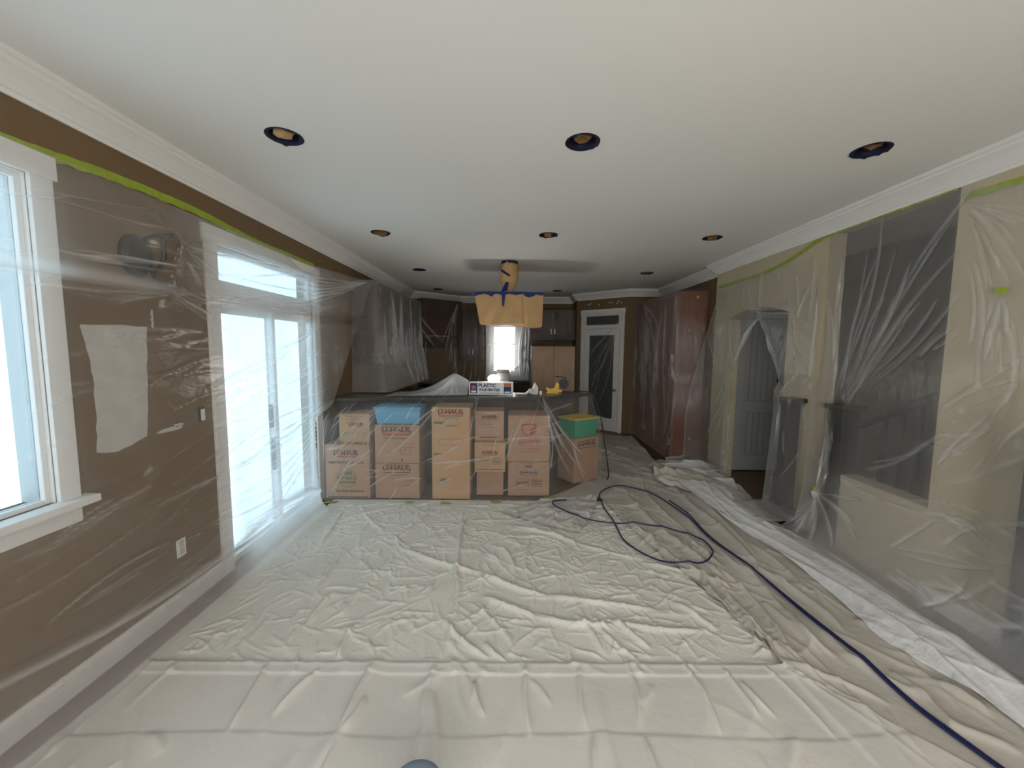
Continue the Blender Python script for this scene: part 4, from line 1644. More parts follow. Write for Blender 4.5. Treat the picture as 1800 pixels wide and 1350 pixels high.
H = [(1.93, 1.05, 0), (1.889, 1.376, 0), (1.829, 1.643, 0), (1.804, 1.983, 0), (1.77, 2.545, 0), (1.705, 3.184, 0), (1.70, 3.65, 0), (1.60, 4.15, 0), (1.29, 4.44, 0), (1.02, 4.27, 0), (.955, 3.892, 0), (.968, 3.497, 0), (.965, 3.124, 0), (1.106, 2.862, 0), (1.28, 2.763, 0), (1.461, 2.788, 0), (1.60, 2.953, 0), (1.61, 3.134, 0), (1.484, 3.231, 0), (1.194, 3.386, .004), (.982, 3.451, .012), (.662, 3.552, 0), (.50, 3.742, 0), (.44, 3.90, 0), (.50, 3.985, 0), (.60, 4.03, 0)]
hose('paint_hose', 'long blue sprayer hose looping across the drop cloths', H, .0065, 'hose')
hose('paint_hose', 'thinner blue hose lying straight alongside the looping hose', [(1.948, 1.05, 0), (1.906, 1.376, 0), (1.845, 1.643, 0), (1.819, 1.983, 0), (1.785, 2.545, 0), (1.722, 3.184, 0), (1.735, 3.7, 0), (1.70, 4.05, 0)], .006, 'hose')
hose('black_hose', 'black hose hanging from the bar top to the floor', [(.80, 5.00, 1.072), (.87, 5.02, 1.072), (.98, 5.02, 1.07), (1.05, 5.0, 1.03), (1.10, 4.98, .92), (1.16, 4.95, .7), (1.20, 4.92, .45), (1.225, 4.88, .25), (1.235, 4.82, .11), (1.215, 4.72, .06), (1.17, 4.62, .055)], .0085, 'bhose', False)

# paint can in the foreground
pc = thing('paint_can', 'round can with a blue grey lid standing on the smooth folded cloth', 'paint can', (-.33, 1.15, .012))
cx_, cy_ = -.288, 1.112
zf = max(top_z(cx_ + .088 * q * math.cos(a), cy_ + .088 * q * math.sin(a)) for q in (0, .35, .7, 1) for a in [k * .2618 for k in range(24)]) + .001
g = G()
g.lathe([(.080, 0), (.083, .002), (.083, .18), (.080, .184), (.076, .184)], (cx_, cy_, zf), 32)
g.build('can_body', 'steel', pc, smooth=False)
g = G()
g.lathe([(.086, .178), (.089, .182), (.087, .195), (.078, .206), (.055, .214), (.025, .217), (.0, .2175)], (cx_, cy_, zf), 40)
g.build('can_lid', 'lidgrey', pc, smooth=True)

# ------------------------------------------------------------------ plastic sheeting
LEFT = [(1.53, 1.85, 2.37, 1.92), (2.37, 1.92, 4.02, 1.99), (4.04, 2.25, 2.11, 2.24), (4.9, 2.40, 2.43, 2.19), (4.9, 2.36, 2.55, 2.05), (4.9, 2.28, 2.86, 2.06), (4.8, 2.17, 2.91, 1.91), (4.5, 1.95, 2.82, 1.45), (4.4, 1.1, 2.32, 0.79), (4.34, 1.05, 2.02, 0.71), (4.3, 1.44, 2.22, 1.03), (4.13, 0.9, 1.86, 0.63), (4.05, 0.67, 1.66, 0.61), (3.91, 0.47, 1.52, 0.52), (4.08, 1.09, 2.53, 0.64), (3.9, 0.23, 2.16, 0.34), (3.78, 1.67, 2.44, 1.29), (3.72, 0.18, 1.4, 0.33), (3.73, 0.35, 2.29, 0.52), (1.48, 0.45, 2.17, 0.47), (1.44, 0.74, 1.99, 0.84), (1.69, 2.01, 2.22, 2.04), (1.54, 2.0, 2.3, 2.07), (2.29, 1.92, 1.82, 1.79), (2.38, 2.21, 2.75, 2.04), (2.35, 2.17, 2.54, 1.94), (2.29, 1.92, 2.73, 1.83), (2.25, 1.92, 2.83, 1.7)]
ys = [.3, 1.0, 1.6, 2.0, 2.2, 2.42, 2.9, 3.5, 4.1, 4.45]
zs = [2.44, 2.33, 2.21, 2.08, 1.95, 1.88, 1.5, 1.05, .88, .5, .22, .07, .014]
bx = [-1.997, -1.975, -1.955, -1.945, -1.935, -1.968, -1.972, -1.962, -1.93, -1.945, -1.91, -1.87, -1.80]
ctrl = []
for i, y in enumerate(ys):
    col_ = []
    for j, z in enumerate(zs):
        x, yy, zz = bx[j], y, z
        if y > 2.0 and j == 8:
            x = -1.96
        if y > 4.0 and z < 1.0:
            yy = 3.80
        if abs(y - 2.2) < .05:
            x = {1: -1.93, 2: -1.815, 3: -1.85, 4: -1.895, 5: -1.945}.get(j, x)
        if i == len(ys) - 1:
            t = max(0, (z - 1.02) / 1.42)
            if z >= 1.0:
                x, yy = -1.95 + .24 * t, 4.26 + .64 * t
                zz = z - .02
            else:
                x, yy = -1.955, 3.90
        col_.append((x, yy, zz))
    ctrl.append(col_)
segs = thin(LEFT, 3, .02, .06, .008, .008, 31) + [(1.2, .36, 3.0, .26, .03, .03), (2.9, .28, 3.9, .16, .03, .03)]
segs += fan(4.8, 2.40, [(3.6, 2.0 + .06 * k) for k in range(7)], .010, .010, 32)
segs += fan(4.35, 1.06, [(3.0, .25 + .10 * k) for k in range(9)], .009, .010, 33)
segs += rand_segs(.9, 4.0, .1, 2.3, 60, .25, .9, .006, .010, .003, .006, 34, math.radians(8), .5)
segs += [(1.2, 1.90, 2.4, 1.92, .05, .012)]


def left_haze(P):
    y, z = P[:, 1], P[:, 2]
    sm = lambda a, b, t: np.clip((t - a) / (b - a), 0, 1)
    # doubled film above the overlap line, gathered film towards the floor; milkiness over the door is added to dim its glare
    return .10 * sm(1.90, 1.95, z) * sm(2.44, 2.36, z) * (1 - .9 * np.exp(-((y - 2.18) / .22) ** 2)) + .22 * sm(2.3, 2.75, y) * sm(1.90, 2.0, z) + .14 * sm(.42, .2, z) + .16 * sm(.16, .03, z) + .18 * sm(2.4, 2.8, y) * sm(.7, .3, z) + .30 * sm(2.66, 2.8, y) * sm(1.95, 1.85, z) + .06 * sm(3.3, 3.9, y) - .34 * sm(4.0, 4.55, y) - .08 * np.exp(-((y - 2.19) / .2) ** 2 - ((z - 2.08) / .14) ** 2)


sh_left = sheet('plastic_sheet', ctrl, 700, 430, (1, 2), segs, 'filmdiag', .13, .40, .002, (4, 22), 35, 'clear plastic sheet taped along the whole window wall', wavehaze=.14, flip=-1, hfun=left_haze)

# left kitchen cabinets: folds hanging from the cabinet tops
ctrl = []
for (x, y) in [(-1.99, 4.96), (-1.84, 4.95), (-1.67, 4.96), (-1.655, 5.3), (-1.65, 5.9), (-1.65, 6.5), (-1.64, 7.0), (-1.64, 7.24)]:
    k = (x + 2.0) / .4
    ctrl.append([(x, y, 2.45), (x + .01, y - .02, 2.3), (x + .03 * k, y - .03, 1.9), (x + .08 * k, y - .04, 1.5), (x + .14 * k, y - .06, 1.2), (x + .18 * k, y - .08, .99)])
S_len = 3.2
segs = []
rr = np.random.default_rng(41)
sheet_segs = []
for k in range(26):
    y = rr.uniform(4.95, 7.6)
    z1 = rr.uniform(.95, 1.5)
    sheet_segs.append((y, rr.uniform(1.7, 2.45), y + rr.uniform(-.25, .15), z1, rr.uniform(.02, .05), rr.uniform(.012, .035)))
sheet('plastic_sheet', ctrl, 240, 130, (1, 2), sheet_segs, 'filmcrisp', .25, .65, .010, (6, 30), 42, 'crinkled plastic hanging in long folds over the side wall cabinets', stretch=(1.5, .5), wavehaze=.35)
# range corner
Af, Bf = np.array([-1.84, 7.42]), np.array([-.92, 8.12])
ctrl = []
for k in range(7):
    t = k / 6
    p = Af + (Bf - Af) * t
    b_ = .0 if k in (0, 6) else -.03
    ctrl.append([(p[0], p[1] + b_ + .02, 2.57), (p[0], p[1] + b_, 2.2), (p[0], p[1] + b_, 1.8), (p[0] + .01, p[1] + b_ * .5 - .04, 1.4), (p[0] + .03 * (t - .5), p[1] - .14, 1.05), (p[0], p[1] - .2, .93)])
sg = fan(-1.9, 2.55, [(-1.75, .95), (-1.6, 1.1), (-1.45, 1.6), (-1.35, 1.75)], .022, .02, 43) + fan(-1.08, 2.5, [(-1.35, 1.75), (-1.3, 1.5), (-1.15, 1.2), (-1.1, .95), (-1.06, .95)], .02, .02, 44) + [(-1.65, 1.84, -1.2, 1.84, .02, .015), (-1.64, 1.83, -1.66, 1.2, .015, .012), (-1.2, 1.8, -1.22, 1.3, .015, .012)]
sheet('plastic_sheet', ctrl, 90, 130, (0, 2), sg, 'filmcrisp', .045, .35, .008, (6, 30), 45, 'clear plastic draped over the range hood corner', wavehaze=.09)
# back cabinets
ctrl = [[(x, 8.33, 2.44), (x, 8.31, 2.0), (x, 8.31, 1.5), (x + .01, 8.26, 1.2), (x, 8.10, .96)] for x in (-1.02, -.9, -.75, -.62, -.56)]
sheet('plastic_sheet', ctrl, 40, 90, (0, 2), rand_segs(-1.0, -.62, 1.0, 2.3, 8, .3, .8, .015, .03, .01, .02, 46, -R90, .3), 'filmcrisp', .03, .25, .006, (8, 30), 47, 'clear plastic hanging between the range corner and the kitchen window', wavehaze=.06)
# kitchen window
ctrl = []
for k, x in enumerate((-.54, -.44, -.3, -.15, 0.0, .14, .26, .38)):
    e = 1 - abs(k - 3.5) / 3.5
    yy = 8.45 + .12 * e
    zt = 2.13 + .07 * e
    ctrl.append([(x, yy, zt), (x, yy + .02, 1.9), (x, yy + .02, 1.5), (x, yy - .02, 1.2), (x, yy - .16, .98), (x, yy - .2, .95)])
sg = [(.24 + .03 * k, 2.15, .20 + .035 * k + .05 * math.sin(k * 3), .98, .016, .03) for k in range(6)] + fan(-.1, 1.02, [(-.4, 1.3), (-.3, 1.35), (.2, 1.3), (.1, 1.25)], .02, .02, 48)
sheet('plastic_sheet', ctrl, 90, 100, (0, 2), sg, 'filmcrisp', .55, .4, .010, (6, 30), 49, 'milky plastic sheet over the kitchen window', wavehaze=.25)
# fridge
ctrl = [[(x, 8.26, 2.43), (x, 8.24, 1.85), (x, 7.98 if x > .45 else 8.2, 1.68), (x, 7.93, 1.2), (x, 7.90, .7), (x, 7.84, .1)] for x in (.36, .44, .7, 1.0, 1.24, 1.30)]
sg = fan(.86, 1.55, [(.5, 1.0), (.6, .9), (.75, .8), (.95, .85), (1.15, .9), (1.25, 1.1), (.5, 1.3), (1.2, 1.4)], .012, .010, 50) + fan(.86, 2.38, [(.75, 1.9), (.84, 1.85), (.92, 1.9)], .012, .012, 51)
sheet('plastic_sheet', ctrl, 80, 130, (0, 2), sg, 'filmcrisp', .04, .22, .006, (8, 30), 52, 'clear plastic drawn over the fridge and the cabinet above it', wavehaze=.06)
# pantry door
ctrl = []
for k in range(6):
    s = .10 + .98 * k / 5
    p = PA + pdir * s
    nx_, ny_ = -pdir.y, pdir.x
    ctrl.append([(p.x - nx_ * o_, p.y - ny_ * o_, z) for z, o_ in ((2.36 - .0 * k, .06), (2.0, .07), (1.4, .08), (.8, .10), (.35, .14), (.04, .22))])
sg = []
for k in range(9):
    sg.append((2.12 - .02 * k, 2.30 - .05 * k, 1.42 + .03 * k, 1.45 - .14 * k, .010, .010))
sheet('plastic_sheet', ctrl, 90, 130, (0, 2), sg, 'filmcrisp', .06, .28, .005, (8, 30), 53, 'clear plastic stretched diagonally over the pantry door', wavehaze=.10)
# tall cabinet
ctrl = []
pth = [(2.29, 7.40), (2.33, 7.2), (2.33, 6.6), (2.325, 6.0), (2.325, 5.66), (2.345, 5.585), (2.45, 5.58), (2.60, 5.58), (2.75, 5.57)]
for k, (x, y) in enumerate(pth):
    kick = .03
    ctrl.append([(x, y, 2.47), (x - .005, y - .005, 2.2), (x - .01, y - .01, 1.7), (x - .012, y - .01, 1.2), (x - .02, y - .02, .7), (x - .03 - kick * .5, y - .03, .3), (x - .05 - kick, y - .06 - kick, .06)])
sg = []
rr = np.random.default_rng(55)
for k in range(20):
    y = rr.uniform(5.62, 7.3)
    zt = rr.uniform(1.4, 2.44)
    sg.append((y, zt, y + rr.uniform(-.2, .2), rr.uniform(.1, zt - .6), rr.uniform(.03, .06), rr.uniform(.012, .03)))
sg2 = fan(6.9, 2.4, [(6.6, 1.4), (6.3, 1.6), (6.1, 1.9)], .03, .02, 56)
tall = sheet('plastic_sheet', ctrl, 230, 150, (1, 2), sg + sg2 + [(5.60, 2.4, 5.60, .1, .02, .012)], 'filmcrisp', .20, .35, .009, (6, 28), 57, 'crinkled plastic wrapped round the tall brown cabinet', stretch=(1.6, .5), wavehaze=.2, hfun=lambda P: -.14 * (P[:, 1] < 5.6))

# peninsula drape
PEN = [(-1.89, 1.04, -2.01, 0.01), (-1.74, 1.1, -1.91, 0.56), (-1.51, 0.83, -1.89, 0.14), (-1.15, 1.1, -1.99, 0.56), (-1.04, 1.1, -1.75, 0.5), (-2.0, 0.32, -1.39, 0.98), (-0.4, 0.99, -1.16, 0.57), (-0.22, 0.76, -1.23, 0.33), (-0.99, 0.42, -0.1, 0.49), (-0.31, 0.76, -0.81, 0.39), (-0.42, 1.11, -0.4, 0.87), (-0.37, 1.11, -0.42, 0.76), (0.13, 1.0, -0.1, 0.34), (0.22, 1.06, -0.16, 0.09), (0.28, 1.08, 0.82, 0.28), (0.35, 0.94, 0.61, 0.34), (0.05, 0.64, -0.01, 0.03), (0.4, 0.91, 0.47, 0.1), (-1.46, 0.51, -1.76, 0.32), (-1.43, 0.57, -1.85, 0.29), (-1.51, 0.75, -1.44, 0.2), (-0.57, 0.93, -0.75, 0.81), (-1.29, 0.02, -1.17, 0.14), (0.36, 1.06, 0.19, 0.76), (-0.1, 1.06, -0.28, 0.33), (-1.71, 1.05, -1.92, 0.74)]
ctrl = []
cols = [(-1.985, 4.38, 4.05, 4.04, 4.04), (-1.75, 4.39, 4.10, 4.03, 4.0), (-1.45, 4.42, 4.06, 4.04, 4.0), (-1.15, 4.46, 4.05, 4.04, 3.98), (-.85, 4.49, 4.06, 4.03, 3.97), (-.6, 4.52, 4.04, 4.03, 3.98), (-.3, 4.55, 4.16, 4.08, 4.03), (0.0, 4.59, 4.15, 4.13, 4.08), (.25, 4.62, 4.15, 4.13, 4.08)]
for (x, ye, ym, yl, yb) in cols:
    zm = 1.045 if -1.5 < x < -.9 else (1.02 if -.9 < x < -.5 else .95)
    ctrl.append([(x, ye + .40, 1.058), (x, ye + .15, 1.060), (x, ye - .012, 1.060), (x, ye - .04, 1.04), (x, ym, zm - .05), (x, yl, .72), (x, yl, .35), (x, yl - .01, .12), (x, yb - .04, .02)])
for (x, y, xe, ye) in [(.47, 4.14, .40, 4.69), (.66, 4.36, .60, 4.83), (.84, 4.50, .82, 4.97), (1.07, 4.74, 1.04, 5.10), (1.09, 4.93, 1.03, 5.16)]:
    xi, yi = xe - .2, ye + .25
    ctrl.append([(xi, yi, 1.058), ((xi + xe) / 2, (yi + ye) / 2, 1.060), (xe, ye - .012, 1.060), (xe + .01, ye - .04, 1.04), ((x + xe) / 2, (y + ye) / 2, .90), (x, y, .72), (x, y, .35), (x, y - .01, .12), (x + .02, y - .05, .03)])
sg = thin(PEN, 2, .02, .04, .007, .008, 60) + rand_segs(-1.95, .4, .05, .95, 36, .12, .5, .009, .016, .004, .010, 61, math.radians(30), 1.2)
sg += fan(.38, 1.04, [(.80, .25), (.72, .15), (.88, .35)], .012, .012, 62) + [(.95, .06, .70, .60, .010, .010), (.90, .06, .74, .50, .010, .010)]
sheet('plastic_sheet', ctrl, 460, 300, (0, 2), sg, 'filmcrisp', .13, .55, .002, (6, 28), 63, 'clear plastic draped over the bar top and the moving boxes', wavehaze=.10, flip=1)

# tented plastic on the bar top
ctrl = []
for k, x in enumerate((-1.45, -1.2, -1.0, -.82, -.70, -.60, -.52)):
    pk = [0, .02, .08, .17, .235, .20, .15][k]
    ctrl.append([(x, 4.50 + .03 * k, 1.064), (x, 4.62 + .02 * k, 1.066 + pk * .35), (x, 4.76 + .01 * k, 1.066 + pk), (x, 4.86, 1.066 + pk * .9), (x, 4.95, 1.066 + pk * .4)])
sg = fan(-.70, 4.78, [(-1.1, 4.56), (-1.0, 4.54), (-.85, 4.56), (-.7, 4.6), (-.6, 4.64), (-1.2, 4.6)], .018, .008, 64)
sheet('plastic_sheet', ctrl, 70, 50, (0, 1), sg, 'filmpool', .42, .3, .004, (8, 30), 65, 'milky plastic tented in a peak on the bar top beside the white carton', wavehaze=.2)

# arched passage: a sheet slit down the middle and parted
ARCH = [(3.49, 2.40, 3.83, 1.72), (3.46, 2.42, 3.52, 1.2), (4.71, 1.73, 5.2, 0.51), (4.6, 1.47, 5.25, 0.31), (4.82, 2.14, 3.78, 2.01), (3.65, 1.5, 3.68, 0.63), (3.77, 1.93, 3.5, 1.41), (4.3, 2.0, 4.72, 1.4), (4.3, 2.0, 4.8, 1.3), (4.25, 2.0, 3.9, 1.4), (4.25, 2.0, 3.85, 1.3), (4.7, 1.5, 4.78, .3), (3.84, 1.4, 3.9, .2)]


def wl_(z):
    return 0.42 * np.clip((1.96 - z) / .55, 0, 1) ** .8 + .06 * np.clip((1.4 - z) / 1.4, 0, 1)


def wr_(z):
    return 0.45 * np.clip((1.96 - z) / .75, 0, 1) ** .9 - .10 * np.clip((1.0 - z) / 1.0, 0, 1)


nu1, nu2, nv = 130, 110, 200
Z = np.linspace(0, 1, nv)
top = 2.445
zz = top - (top - .02) * Z
YS = 4.27
cols_ = []
for i in range(nu1):
    u = i / (nu1 - 1)
    zt = np.where(zz < .04, .04, zz)
    y_out = 5.2 + .30 * np.clip((2.3 - zz) / 1.2, 0, 1)
    x_out = 2.695 - .22 * np.clip((2.3 - zz) / 1.6, 0, 1)
    y_in = YS + wl_(zz)
    y = y_out + (y_in - y_out) * u
    bl = np.clip((u - 0) / .32, 0, 1)
    x = x_out + (2.672 - x_out) * bl
    x = x - .03 * np.sin(math.pi * u) * np.clip((1.2 - zz), 0, 1)
    x = x - .35 * np.clip((.12 - zz) / .12, 0, 1) ** 1.6
    cols_.append(np.stack([x, y, zz], -1))
for i in range(nu2):
    u = i / (nu2 - 1)
    y_in = YS - wr_(zz)
    y_out = 3.45 - .09 * np.clip((1.4 - zz) / .1, 0, 1)
    y = y_in + (y_out - y_in) * u
    x = 2.672 - .135 * np.clip((u - .02) / .14, 0, 1) * np.clip((1.40 - zz) / .16, 0, 1)
    x = x - .40 * np.clip((.14 - zz) / .14, 0, 1) ** 1.6
    cols_.append(np.stack([x, y, zz], -1))
S = np.array(cols_)
P = S.reshape(-1, 3)
P2 = P[:, [1, 2]]
sg = thin(ARCH, 3, .02, .05, .010, .010, 70) + rand_segs(3.5, 5.2, .1, 2.2, 30, .2, .7, .010, .018, .005, .012, 71, R90, 1.2)
h = ridge(P2, sg)
wv = waves(P2, 10, 5, 26, 1.0, 72)
wv -= wv.mean()
hzl = ridge(P2, [(a, b_, c_, d_, w * .75, min(1, amp / .02)) for a, b_, c_, d_, w, amp in sg])
nm = normals(S).reshape(-1, 3)
nm *= np.sign(-nm[:, :1] + 1e-9)
P = P + nm * (h + .005 * wv + .004)[:, None]
pool = np.clip((.22 - P[:, 2]) / .2, 0, 1)
edge_h = np.zeros((nu1 + nu2, nv))
edge_h[nu1 - 5:nu1 + 5, :] += .25
edge_h[:4, :] += .2
haze = .19 + .38 * np.clip(hzl, 0, 1.3) + .12 * np.clip(wv, 0, None) + .35 * pool + edge_h.reshape(-1)
P[:, 2] = np.maximum(P[:, 2], .05)
me_o = grid_mesh('plastic_sheet', P, nu1 + nu2, nv, 'film', haze)
# open the slit: drop the bridging faces below its top
bm = bmesh.new()
bm.from_mesh(me_o.data)
bm.faces.ensure_lookup_table()
dele = []
for f in bm.faces:
    vi = [v.index for v in f.verts]
    c_ = {i // nv for i in vi}
    if c_ == {nu1 - 1, nu1} and max(v.co.z for v in f.verts) < 1.955:
        dele.append(f)
bmesh.ops.delete(bm, geom=dele, context='FACES')
bm.to_mesh(me_o.data)
bm.free()
tag(me_o, 'plastic sheet slit open and parted before the arched passage', 'plastic sheet')
sh_arch = me_o

# stair opening and right hand wall
STAIR = [(3.15, 1.19, 3.42, 2.48), (3.14, 1.19, 3.3, 2.5), (3.13, 1.2, 3.14, 2.55), (3.12, 1.2, 2.98, 2.55), (3.1, 1.2, 2.87, 2.52), (3.09, 1.2, 2.71, 2.53), (3.07, 1.21, 2.57, 2.55), (3.07, 1.2, 2.41, 2.54), (3.05, 1.19, 2.38, 2.35), (3.04, 1.18, 2.38, 2.22), (3.04, 1.17, 2.38, 2.09), (3.14, 1.18, 3.17, 0.43), (3.12, 1.16, 3.14, 0.44), (3.17, 1.15, 3.2, 0.42), (3.18, 0.41, 3.43, 0.06), (3.18, 0.41, 3.3, 0.04), (3.17, 0.42, 3.01, 0.07), (3.15, 0.42, 2.73, 0.22), (3.15, 0.43, 2.67, 0.58), (3.01, 0.61, 2.72, 0.57), (2.72, 0.58, 1.96, 0.72), (2.72, 0.56, 1.94, 0.63), (2.39, 2.5, 2.1, 2.27), (2.39, 2.48, 2.08, 2.06), (2.39, 2.48, 2.17, 1.99), (2.38, 2.46, 2.2, 1.81), (2.17, 1.95, 2.15, 1.56), (2.17, 1.95, 2.06, 1.23), (2.19, 1.93, 2.21, 1.36), (2.18, 1.93, 2.17, 1.4), (2.36, 2.35, 2.27, 1.69), (2.61, 1.54, 2.34, 1.82), (2.59, 0.93, 2.25, 1.22), (2.44, 1.26, 2.11, 1.44), (2.47, 0.85, 2.1, 1.31), (2.64, 0.26, 1.93, 0.48), (2.38, 0.62, 1.98, 0.6), (2.48, 0.19, 2.18, 0.15), (2.92, 0.75, 2.49, 1.07)]
ycols = [3.38, 3.35, 3.31, 3.27, 3.16, 2.95, 2.7, 2.44, 2.2, 1.95, 1.5, .9]
zr = [2.60, 2.3, 1.9, 1.5, 1.2, .95, .62, .42, .2, .07, .02]
ctrl = []
for i, y in enumerate(ycols):
    col_ = []
    for j, z in enumerate(zr):
        x, yy, zz_ = 2.685, y, z
        if y < 2.44:
            zz_ = min(z, 2.53)
        if y >= 2.9:
            # gathered towards the newel post top and tie point
            g_ = max(0, 1 - abs(z - .80) / 1.2) if z < 2.0 else 0
            if i in (2, 3, 4):
                yy = 3.27 + (y - 3.27) * (1 - .75 * min(1, max(0, (2.4 - z) / 1.2)) if z > .42 else (.25 + .75 * (1 - z / .42) * 1.6))
                x = 2.685 - .02 * g_
            x = min(x, 2.70)
        if i < 2 and z < 1.3:
            yy = (3.47, 3.41)[i]
        if z <= .62 and i > 2:
            x -= {6: .02, 7: .05, 8: .10, 9: .12, 10: .16}[j]
        elif z <= .62:
            x -= .02
        if y > 1.2 and y < 2.1 and z < 1.4:
            x = min(x, 2.565)
        if j >= 8:
            x -= {8: .04, 9: .12, 10: .20}[j]
        col_.append((x, yy, zz_))
    ctrl.append(col_)
STAIR = [((a + .08 if 3.0 < a < 3.21 else a), b_, (c_ + .08 if 3.0 < c_ < 3.21 else c_), d_) for a, b_, c_, d_ in STAIR]
sg = thin(STAIR, 2, .02, .05, .010, .010, 80) + rand_segs(1.3, 2.6, .1, 1.3, 40, .2, .6, .010, .022, .005, .012, 81, math.radians(150), 1.2)
sg += fan(3.27, .42, [(3.52, .05), (3.45, .05), (3.38, .05), (3.2, .05), (3.05, .06), (2.9, .12), (2.82, .3)], .014, .014, 82)
sg += fan(2.40, 2.50, [(1.9, 2.2), (1.8, 2.0), (1.95, 1.7)], .015, .010, 83)
sh_stair = sheet('plastic_sheet', ctrl, 420, 330, (1, 2), sg, 'film', .22, .34, .003, (4, 24), 84, 'plastic sheet gathered on the newel post across the stair opening', wavehaze=.12, flip=1, hfun=lambda P: .14 * np.clip((.75 - P[:, 2]) / .2, 0, 1) + .12 * np.clip((.3 - P[:, 2]) / .25, 0, 1) - .15 * np.exp(-((P[:, 1] - 3.17) / .10) ** 2) * np.clip((1.25 - P[:, 2]) / .05, 0, 1))

# plastic lying in a white band along the floor
ctrl = []
for (xi, yi, xo, yo) in [(1.95, 4.45, 2.62, 4.10), (2.02, 3.75, 2.48, 3.62), (2.08, 3.35, 2.55, 3.3), (2.14, 2.85, 2.58, 2.9), (2.13, 2.4, 2.56, 2.5), (2.08, 2.05, 2.52, 2.15), (2.16, 1.75, 2.50, 1.75), (2.20, 1.4, 2.52, 1.35), (2.22, .8, 2.53, .8)]:
    row = []
    for k in range(6):
        t = k / 5
        x, y = xi + (xo - xi) * t, yi + (yo - yi) * t
        z = top_z(x, y) + .014 + .07 * math.sin(math.pi * t) ** 1.2
        row.append((x, y, z))
    ctrl.append(row)
sg = rand_segs(2.0, 2.6, 1.0, 4.2, 60, .2, .8, .010, .022, .004, .010, 90, math.radians(95), .7) + [(2.12, 1.2, 2.1, 3.2, .03, .03), (2.3, 1.2, 2.35, 2.9, .03, .02)]
sheet('plastic_sheet', ctrl, 300, 70, (0, 1), sg, 'filmpool', .86, .12, .005, (6, 30), 91, 'white milky hem of plastic heaped along the floor by the stairs', wavehaze=.4, flip=1)
# milky fold over the cloth heap by the passage
ctrl = []
for (xi, yi, xo, yo) in [(1.9, 5.3, 2.15, 5.42), (2.0, 5.15, 2.35, 5.36), (2.2, 4.9, 2.60, 5.15), (2.45, 4.6, 2.66, 4.98), (2.6, 4.35, 2.67, 4.62)]:
    row = []
    for k in range(5):
        t = k / 4
        x, y = xi + (xo - xi) * t, yi + (yo - yi) * t
        row.append((x, y, top_z(x, y) + .015 + .05 * math.sin(math.pi * t)))
    ctrl.append(row)
sheet('plastic_sheet', ctrl, 100, 50, (0, 1), rand_segs(1.9, 2.9, 4.4, 5.7, 26, .2, .6, .018, .04, .01, .03, 92, math.radians(135), .8), 'filmpool', .45, .3, .015, (6, 30), 93, 'milky plastic lying over the bunched cloth before the tall cabinet', wavehaze=.4)

# ------------------------------------------------------------------ green masking tape, part of the sheets it holds


def tape_run(parent, pts, w, x, face, seed):
    """tape along a wall, pts = (y, z); slightly ragged lower edge"""
    r = random.Random(seed)
    P_ = cr_eval(np.array(pts, float), len(pts) * 14)
    v, f = [], []
    for y, z in P_:
        j = r.uniform(-.006, .006)
        v += [(x, y, z + w / 2 + j * .3), (x + face * .004, y, z - w / 2 + j)]
    for i in range(len(P_) - 1):
        f.append((2 * i, 2 * i + 2, 2 * i + 3, 2 * i + 1))
    g = G()
    g.add(v, f)
    o = g.build('masking_tape', 'green')
    o.parent = parent
    return o


tape_run(sh_left, [(.3, 2.44), (1.0, 2.435), (1.614, 2.43), (2.06, 2.464), (2.6, 2.475), (3.16, 2.44), (3.6, 2.44), (4.1, 2.44)], .046, XL + .004, 1, 1)
tape_run(sh_arch, [(5.2, 2.445), (4.7, 2.44), (4.3, 2.445), (3.9, 2.50), (3.6, 2.58), (3.5, 2.595)], .035, XR - .006, -1, 2)
tape_run(sh_stair, [(3.5, 2.598), (3.2, 2.603), (2.8, 2.605), (2.46, 2.605)], .014, XR - .010, -1, 3)
tape_run(sh_stair, [(2.43, 2.545), (2.2, 2.535), (1.8, 2.52), (1.2, 2.5)], .035, XR - .006, -1, 4)
for k, (x, y, a) in enumerate([(-1.86, 3.96, .3), (-.66, 3.94, -.2), (-1.05, 3.97, .1), (.42, 4.05, .1), (-.15, 4.0, 0)]):
    g = G()
    zt = top_z(x, y)
    g.obox((x, y, zt + .012), .13 - .02 * (k % 3), .04, .001, a)
    o = g.build('masking_tape', 'green')
    o.parent = [ob for ob in COL.objects if ob.get('label', '').startswith('clear plastic draped over the bar')][0]
g = G()
g.obox((2.632, 3.275, .425), .012, .05, .06, .3, .2)
o = g.build('masking_tape', 'green')
o.parent = sh_stair
g = G()
g.obox((2.665, 2.17, 1.96), .003, .05, .03, .1, .3)
o = g.build('masking_tape', 'green')
o.parent = sh_stair
for (x, y, z) in ((2.50, 5.56, 1.90), (2.60, 5.555, 2.36), (2.56, 5.52, .36)):
    g = G()
    g.box(x - .018, x + .018, y - .002, y, z - .018, z + .018)
    o = g.build('masking_tape', 'green')
    o.parent = tall

# ------------------------------------------------------------------ nothing passes through anything: film lies on what it covers
bpy.context.view_layer.update()
ALL = list(COL.objects)


def find(text_):
    return [o for o in ALL if o.get('label', '').startswith(text_)][0]


def solid_tree(objs):
    dg = bpy.context.evaluated_depsgraph_get()
    v, f = [], []
    for root in objs:
        for o in [root] + list(root.children_recursive):
            if o.type != 'MESH' or o.name.startswith(('masking_tape', 'filler_patch')):
                continue
            me = o.evaluated_get(dg).to_mesh()
            n0 = len(v)
            v += [o.matrix_world @ q.co for q in me.vertices]
            f += [tuple(i + n0 for i in p.vertices) for p in me.polygons]
    return BVHTree.FromPolygons(v, f)


